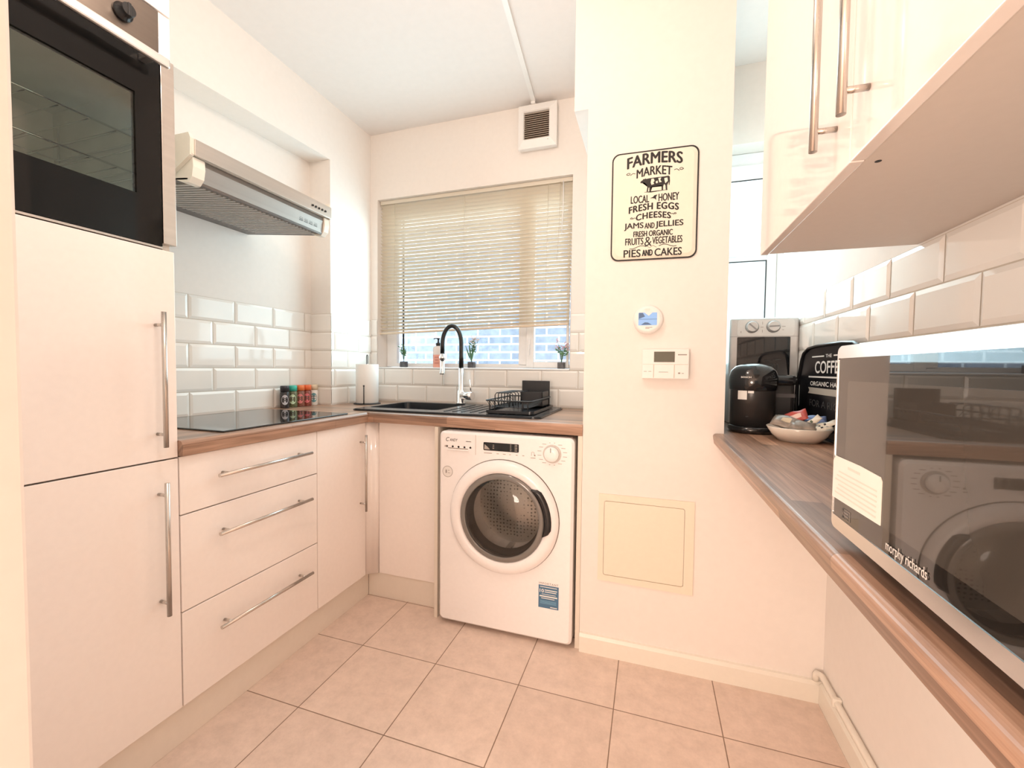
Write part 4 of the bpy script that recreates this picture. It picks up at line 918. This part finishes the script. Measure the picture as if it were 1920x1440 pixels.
# ------------------------------------------------------------------ wall cabinet on the right
CX, CKZ, CY1 = 0.2595, 1.4180, 1.2246
t = thing('wall_cabinet', (0.42, 0.7, CKZ), 'cream gloss wall cabinet with two doors hanging above the microwave', 'cabinet')
SP = 0.7180; CY0 = 0.18
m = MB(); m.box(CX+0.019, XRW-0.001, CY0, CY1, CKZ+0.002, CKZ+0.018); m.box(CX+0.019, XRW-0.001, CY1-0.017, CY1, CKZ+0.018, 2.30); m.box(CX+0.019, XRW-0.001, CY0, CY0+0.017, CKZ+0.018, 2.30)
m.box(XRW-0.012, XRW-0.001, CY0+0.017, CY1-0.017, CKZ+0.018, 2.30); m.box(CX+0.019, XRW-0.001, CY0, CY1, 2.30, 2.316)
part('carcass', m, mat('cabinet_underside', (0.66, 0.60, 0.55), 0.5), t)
for y0, y1, hy in ((SP+0.0015, CY1, 0.768), (CY0, SP-0.0015, 0.668)):
    d = part('door', MB().box(CX, CX+DT, y0, y1, CKZ, 2.316, 0.0015), GLOSS, t)
    part('handle', bar_handle((CX, hy, 1.460), (CX, hy, 1.860), (-1, 0, 0), r=0.0058, inset=0.030, stand=0.030), STEELV, d)
m = MB(); m.lathe([(0.004, 0.0), (0.004, 0.0006)], (0.297, 0.730, CKZ+0.002), (0,0,-1), 14); part('screw_cap', m, BLACKM, t)

# ------------------------------------------------------------------ microwave
MX, MY1, MY0, MZ0, MZ1 = 0.240, 0.6795, 0.222, 0.9145, 1.1590
t = thing('microwave', (0.4, 0.45, CZ1), 'silver microwave with dark mirror door, close on the right worktop', 'microwave')
part('casing', MB().box(MX+0.022, 0.545, MY0+0.004, MY1-0.004, MZ0+0.002, MZ1-0.002, 0.004), mat('mw_casing', (0.60, 0.58, 0.56), 0.35, 0.6), t)
m = MB()
for x in (0.29, 0.50):
    for y in (MY0+0.05, MY1-0.05): m.lathe([(0.012, 0.0003), (0.014, 0.018)], (x, y, CZ1), (0,0,1), 14)
part('feet', m, BLACKP, t)
m = MB(); fr_o = rrect(MY0, MY1, MZ0, MZ1, 0.010); fr_i = rrect(MY0+0.004, MY1-0.004, MZ0+0.0185, MZ1-0.0165, 0.003)
m.prism(fr_o, 'X', MX+0.0215, MX+0.0015, holes=[fr_i]); m.prism(rrect(MY0+0.0015, MY1-0.0015, MZ0+0.0015, MZ1-0.0015, 0.009), 'X', MX+0.0015, MX, holes=[fr_i])
fm = part('front_frame', m, steel_material('mw_silver', (0.74, 0.72, 0.70), 0.20, (1, 1, 1)), t)
m = MB(); m.prism(fr_i, 'X', MX+0.019, MX+0.0008); dr = part('door_glass', m, mat('mw_mirror_glass', (0.016, 0.014, 0.012), 0.012, spec=0.5, coat=0.35), t)
m = MB(); m.prism(rrect(0.330, 0.6445, 0.9585, 1.1130, 0.006), 'X', MX+0.0008, MX+0.0004); part('window_mesh', m, mat('mw_mesh', (0.055, 0.048, 0.041), 0.02, spec=0.5, coat=0.35), dr)
m = MB(); m.prism([(0.6765, 0.9560), (0.6765, 1.0045), (0.6700, 1.0125), (0.6000, 1.0130), (0.5550, 1.0110), (0.5515, 1.0070), (0.5515, 0.9590)], 'X', MX+0.0003, MX-0.0006)
lb = part('paper_label', m, mat('label_paper', (0.84, 0.79, 0.72), 0.7), dr)
m = MB()
for k in range(6): m.box(MX-0.0010, MX-0.0007, 0.560, 0.668-0.005*(k % 3), 0.9640+0.0058*k, 0.9658+0.0058*k)
m.box(MX-0.0010, MX-0.0007, 0.600, 0.632, 1.0020, 1.0050)
part('print', m, mat('label_pink', (0.80, 0.56, 0.47), 0.7) if False else mat('label_pale_red', (0.82, 0.67, 0.59), 0.7), lb)
m = MB(); text(m, 'morphy richards', (MX-0.0002, 0.5040, 0.9420), MYR, UP_, 0.0700, 0.0135, bold=0.012); part('maker_logo', m, mat('logo_silver', (0.74, 0.70, 0.66), 0.4), dr)
m = MB(); m.tube([(MX+0.0003, yy, zz) for yy, zz in ((0.645, 0.937), (0.645, 0.949), (0.625, 0.949), (0.625, 0.937))], 0.0004, 4, closed=True); m.box(MX+0.0002, MX+0.0006, 0.629, 0.642, 0.9405, 0.9415); m.box(MX+0.0002, MX+0.0006, 0.629, 0.642, 0.9445, 0.9455); part('etched_mark', m, INKG, dr)

# ------------------------------------------------------------------ upright silver appliance
AYF = 2.0; AX0, AX1, AZ1 = 0.3190, 0.5735, 1.3455
t = thing('tabletop_appliance', (0.446, 2.17, CZ1), 'upright silver appliance with two dials and black glass front behind the coffee machine', 'appliance')
part('body', MB().box(AX0, AX1, AYF, 2.270, CZ1+0.0003, AZ1, 0.008, seg=3), SILVP, t)
m = MB(); m.prism(rrect(0.3475, 0.5425, 0.935, 1.2660, 0.003), 'Y', AYF-0.0003, AYF-0.003); part('glass_front', m, BLACKG, t)
m = MB(); m.prism(rrect(0.3475, 0.5560, 1.2705, 1.3375, 0.010), 'Y', AYF-0.0003, AYF-0.002); pn = part('control_panel', m, mat('panel_silver', (0.70, 0.69, 0.68), 0.35, 0.3), t)
for dx_, dz_, ang in ((0.4015, 1.3085, -0.75), (0.4800, 1.3090, 0.05)):
    m = MB(); m.lathe([(0.0250, 0.0022), (0.0250, 0.006), (0.0225, 0.007), (0.0210, 0.018), (0.019, 0.0195)], (dx_, AYF, dz_), AX, 32, mi=0); dd = part('dial', m, SILVP, pn)
    m = MB(); m.lathe([(0.0258, 0.0022), (0.0258, 0.0040), (0.0236, 0.0072)], (dx_, AYF, dz_), AX, 32, cap=False); part('dial_ring', m, GREYP, pn)
    m = MB(); m.box(-0.019, 0.019, -0.0205, -0.0198, -0.003, 0.003); m.xf(Matrix.Translation((dx_, AYF, dz_)) @ Matrix.Rotation(-ang, 4, 'Y')); part('pointer', m, GREYP, pn)
m = MB()
for a in ((0.4395, 0.4410, 1.318, 1.330), (0.4395, 0.4410, 1.285, 1.296), (0.434, 0.444, 1.306, 1.308), (0.511, 0.524, 1.308, 1.310), (0.360, 0.362, 1.284, 1.292), (0.512, 0.518, 1.294, 1.296)): m.box(a[0], a[1], AYF-0.0026, AYF-0.0019, a[2], a[3])
part('panel_marks', m, INKG, pn)
m = MB(); m.box(0.3205, AX1-0.0015, AYF-0.0008, AYF+0.0002, 1.2672, 1.2690); part('panel_seam', m, GREYP, t)

# ------------------------------------------------------------------ pod coffee machine
qx, qy = 0.366, 1.775
t = thing('pod_coffee_machine', (qx, qy, CZ1), 'black pod coffee machine on the right worktop beside the pillar', 'coffee machine')
GB = mat('gloss_black', (0.012, 0.011, 0.012), 0.12, coat=0.4); BB = mat('satin_black', (0.030, 0.026, 0.025), 0.28)
m = MB(); m.lathe([(0.074, 0.0), (0.074, 0.150), (0.072, 0.158)], (qx, qy, CZ1+0.02), (0,0,1), 40); part('drum_body', m, BB, t)
m = MB(); m.lathe([(0.070, 0.150), (0.079, 0.158), (0.081, 0.185), (0.080, 0.205), (0.074, 0.226), (0.060, 0.242), (0.040, 0.251), (0.018, 0.2555), (0.0005, 0.2565)], (qx, qy, CZ1), (0,0,1), 44); hd = part('domed_lid', m, GB, t)
m = MB(); m.lathe([(0.0500, 0.0003), (0.076, 0.003), (0.079, 0.012), (0.077, 0.022), (0.070, 0.026)], (qx-0.004, qy-0.014, CZ1), (0,0,1), 44, sx=1.0, sy=1.06); part('drip_tray', m, GB, t)
m = MB(); m.box(0.425, 0.515, 1.815, 1.975, CZ1+0.0003, CZ1+0.190, 0.015, seg=3); part('water_tank', m, BB, t)
m = MB(); m.box(0.420, 0.518, 1.790, 1.980, CZ1+0.172, CZ1+0.212, 0.018, seg=3); m.box(0.372, 0.45, 1.78, 1.90, CZ1+0.165, CZ1+0.222, 0.02, seg=3); part('rear_cover', m, GB, t)
m = MB(); m.box(0.428, 0.514, 1.8135, 1.8155, CZ1+0.128, CZ1+0.142); part('tank_band', m, mat('band_grey', (0.10, 0.09, 0.09), 0.3), t)
fdir = Vector((-qx, -qy, 0)).normalized(); fa_ = math.atan2(fdir.y, fdir.x)
def wrap(mb, r, a0, a1, z0, z1, n=8):
    vs = [(qx+r*math.cos(fa_+a0+(a1-a0)*k/n), qy+r*math.sin(fa_+a0+(a1-a0)*k/n), z) for z in (z0, z1) for k in range(n+1)]
    mb.add(vs, [[k, k+1, n+2+k, n+1+k] for k in range(n)], 0, True)
m = MB(); wrap(m, 0.0746, -0.68, -0.24, CZ1+0.122, CZ1+0.157); part('white_sticker', m, WHITEI, t, 'small white sticker')
m = MB(); wrap(m, 0.0748, -0.20, 0.05, CZ1+0.146, CZ1+0.166, 5); part('start_button', m, mat('button_silver', (0.75, 0.73, 0.70), 0.3), t)
m = MB(); tv, tf = glyphs('BOSCH', 0.02, 0.0, 1.05); rr_ = 0.0805
m.add([(qx+rr_*math.cos(fa_-0.28+x*0.42), qy+rr_*math.sin(fa_-0.28+x*0.42), CZ1+0.2035+y*0.0062) for x, y in tv], tf)
m.xf(Matrix.Identity(4)); part('maker_logo', m, WHITEI, hd)
m = MB(); wrap(m, 0.0749, -0.28, -0.16, CZ1+0.060, CZ1+0.063, 4); part('level_mark', m, INK, t)

# ------------------------------------------------------------------ serving tray leaning on the tiles
t = thing('serving_tray', (0.565, 1.66, CZ1), 'black serving tray with white coffee lettering leaning against the right wall tiles', 'tray')
ty0, ty1 = 1.355, 1.9250
xa = 0.5610; lean = lambda z: 0.0 
half = [(1.9580, 0.955), (1.9600, 1.030), (1.9540, 1.085), (1.9300, 1.118), (1.9080, 1.170), (1.8900, 1.193), (1.8400, 1.210), (1.7600, 1.2150)]
mid = 1.655; low = [(1.900, CZ1+0.0006), (1.9380, 0.915)]
poly = [(2*mid-y, z) for y, z in half[::-1]][::1]
outline = low + half + [(2*mid-y, z) for y, z in reversed(half)] + [(2*mid-y, z) for y, z in reversed(low)]
def stad(y0, y1, z0, z1): return rrect(y0, y1, z0, z1, (y1-y0)/2-0.0001, 6)
g1 = stad(1.929, 1.950, 0.985, 1.075); g2 = stad(2*mid-1.950, 2*mid-1.929, 0.985, 1.075)
m = MB(); m.prism(outline, 'X', xa, xa+0.004, holes=[g1, g2])
base = part('base', m, mat('tray_black', (0.012, 0.012, 0.015), 0.22), t)
m = MB(); m.tube([(xa-0.002, y, z) for y, z in outline], 0.0055, 8, closed=True); part('rim', m, BLACKP, t)
m = MB(); xt = xa-0.0004
for a_ in (('THE', 0, 1.178, 0.050, 0.011, 0.0), ('COFFEE', 0, 1.140, 0.232, 0.041, 0.03), ('ORGANIC HAND', 0.015, 1.082, 0.285, 0.015, 0.04)):
    part('lettering', text(MB(), a_[0], (xt, mid+a_[1], a_[2]), MYR, UP_, a_[3], a_[4], bold=a_[5]), WHITEI, base)
for s in (-1, 1): m.box(xt, xa, mid+s*0.095-0.055, mid+s*0.095+0.055, 1.1755, 1.1800)
m.box(xt, xa, mid-0.178, mid+0.178, 1.1030, 1.1085)
part('printed_lines', m, WHITEI, base)
m = MB(); m.prism([(mid-0.178, 1.045), (mid+0.178, 1.045), (mid+0.166, 1.056), (mid+0.178, 1.067), (mid-0.178, 1.067), (mid-0.166, 1.056)], 'X', xt, xa); part('ribbon', m, mat('ribbon_grey', (0.50, 0.47, 0.42), 0.6), base)
m = MB(); text(m, 'FOR A RICH', (xt, mid+0.02, 1.012), MYR, UP_, 0.28, 0.024); part('dim_lettering', m, mat('dim_grey', (0.07, 0.07, 0.07), 0.5), base)

# ------------------------------------------------------------------ bowl of sachets
bx, by = 0.4630, 1.585
t = single('bowl', MB().lathe([(0.0005, 0.0045), (0.050, 0.005), (0.072, 0.024), (0.0885, 0.0455), (0.0900, 0.0470), (0.0915, 0.0455), (0.076, 0.020), (0.056, 0.0003), (0.0005, 0.0003)], (bx, by, CZ1), (0,0,1), 48), mat('cream_china', (0.82, 0.745, 0.66), 0.18), 'shallow cream bowl of sachets in front of the coffee machine', 'bowl')
def packet(c, L_, W_, T_, yaw, pitch, roll, mats, lab, label_print=None, dots=None):
    m = MB(); nu, nv = 10, 8; vs = []
    for sgn in (1, -1):
        for i in range(nu+1):
            for j in range(nv+1):
                u = -1+2*i/nu; v = -1+2*j/nv; h = T_*max(0, (1-u**4))**0.6*max(0, (1-v**4))**0.6
                vs.append((u*L_/2, v*W_/2, sgn*(h/2+0.0003)+0.002*math.sin(5*u+3*v)))
    S = (nu+1)*(nv+1); F = []
    for i in range(nu):
        for j in range(nv):
            a = i*(nv+1)+j; q = [a, a+nv+1, a+nv+2, a+1]; F.append(q); F.append([S+k for k in q[::-1]])
    for i in range(nu): F.append([i*(nv+1), S+i*(nv+1), S+(i+1)*(nv+1), (i+1)*(nv+1)]); F.append([i*(nv+1)+nv, (i+1)*(nv+1)+nv, S+(i+1)*(nv+1)+nv, S+i*(nv+1)+nv])
    for j in range(nv): F.append([j, j+1, S+j+1, S+j]); b = nu*(nv+1); F.append([b+j, S+b+j, S+b+j+1, b+j+1])
    m.add(vs, F, 0, True)
    M = Matrix.Translation(c) @ Matrix.Rotation(yaw, 4, 'Z') @ Matrix.Rotation(pitch, 4, 'Y') @ Matrix.Rotation(roll, 4, 'X')
    m.xf(M); b = m.bounds(); o = thing('sachet', ((b[0]+b[1])/2, (b[2]+b[3])/2, b[4]), lab, 'sachet', 'sachets in the bowl')
    wr = part('wrapper', m, mats, o)
    if label_print:
        k = MB()
        for (u0, u1, v0, v1) in label_print[0]:
            def sp(u, v): h = T_*max(0, (1-u**4))**0.6*max(0, (1-v**4))**0.6; return (u*L_/2, v*W_/2, h/2+0.0012+0.002*math.sin(5*u+3*v))
            k.add([sp(u0+(u1-u0)*i/4, v0+(v1-v0)*j/4) for i in range(5) for j in range(5)], [[i*5+j, (i+1)*5+j, (i+1)*5+j+1, i*5+j+1] for i in range(4) for j in range(4)], 0, True)
        k.xf(M); part('print', k, label_print[1], wr)
    return o
FG = mat('foil_grey', (0.27, 0.225, 0.19), 0.35, 0.1, var=0.25, vscale=60, bump=0.5, bscale=70); FR = mat('foil_red', (0.46, 0.075, 0.06), 0.3); FW = mat('sachet_white', (0.76, 0.70, 0.60), 0.45); FB = mat('foil_blue', (0.16, 0.22, 0.42), 0.3, 0.2); FP = mat('foil_pink', (0.78, 0.55, 0.48), 0.4)
zb = CZ1+0.040
packet((0.425, 1.562, zb+0.020), 0.088, 0.062, 0.026, -0.45, 0.22, 0.45, FG, 'large grey foil sachet at the left of the bowl', ([(-.4, .2, -.5, .2)], mat('print_tan', (0.62, 0.48, 0.32), 0.5)))
packet((0.458, 1.535, zb+0.014), 0.070, 0.045, 0.020, -0.2, 0.05, 0.5, FG, 'grey foil sachet at the front of the bowl', None)
packet((0.455, 1.588, zb+0.040), 0.062, 0.046, 0.012, -0.35, -0.35, 0.75, FR, 'red sachet on top of the pile in the bowl', ([(-.5, .5, -.6, .1)], FP))
packet((0.432, 1.600, zb+0.026), 0.05, 0.03, 0.010, 0.9, 0.3, 0.3, FP, 'small pink sachet beside the red one', None)
packet((0.488, 1.552, zb+0.026), 0.060, 0.020, 0.006, 0.10, -0.70, 0.7, FW, 'white sachet stick with green dots leaning in the bowl', ([(-.8, -.6, -.3, .4), (-.45, -.25, -.3, .4), (-.1, .1, -.3, .4)], mat('dot_green', (0.08, 0.12, 0.07), 0.5)))
packet((0.495, 1.528, zb+0.008), 0.085, 0.022, 0.007, 0.05, -0.22, 0.35, FW, 'long cream sachet stick low at the front right of the bowl', ([(-.2, -.05, -.5, -.1), (.2, .35, -.5, -.1), (.55, .7, -.5, -.1)], INK))
packet((0.515, 1.548, zb+0.018), 0.075, 0.024, 0.007, -0.15, -0.35, 0.5, FW, 'long cream sachet stick above the lowest one in the bowl', ([(-.3, -.15, -.5, 0), (.1, .25, -.5, 0)], INK))
packet((0.512, 1.598, zb+0.030), 0.060, 0.045, 0.012, -0.2, 0.0, 0.5, FB, 'blue foil sachet at the back right of the bowl', None)

# ------------------------------------------------------------------ pipe low on the right wall
m = MB(); xp = XRW-0.013
m.tube([(xp-0.012, YQ-0.011, 0.078), (xp-0.012, YQ-0.011, 0.098), (xp-0.010, YQ-0.014, 0.106), (xp, YQ-0.030, 0.109), (xp, 1.50, 0.107), (xp, -0.3, 0.095)], 0.0095, 12)
part_pipe = thing('water_pipe', (XRW, 1.0, 0.08), 'cream painted water pipe running above the skirting on the right wall', 'pipe')
part('pipe', m, TRIMW, part_pipe)
m = MB(); m.box(xp-0.013, XRW-0.0005, 1.505, 1.520, 0.093, 0.121, 0.003); m.box(xp-0.013, XRW-0.0005, 0.80, 0.815, 0.088, 0.116, 0.003); part('pipe_clip', m, TRIMW, part_pipe)
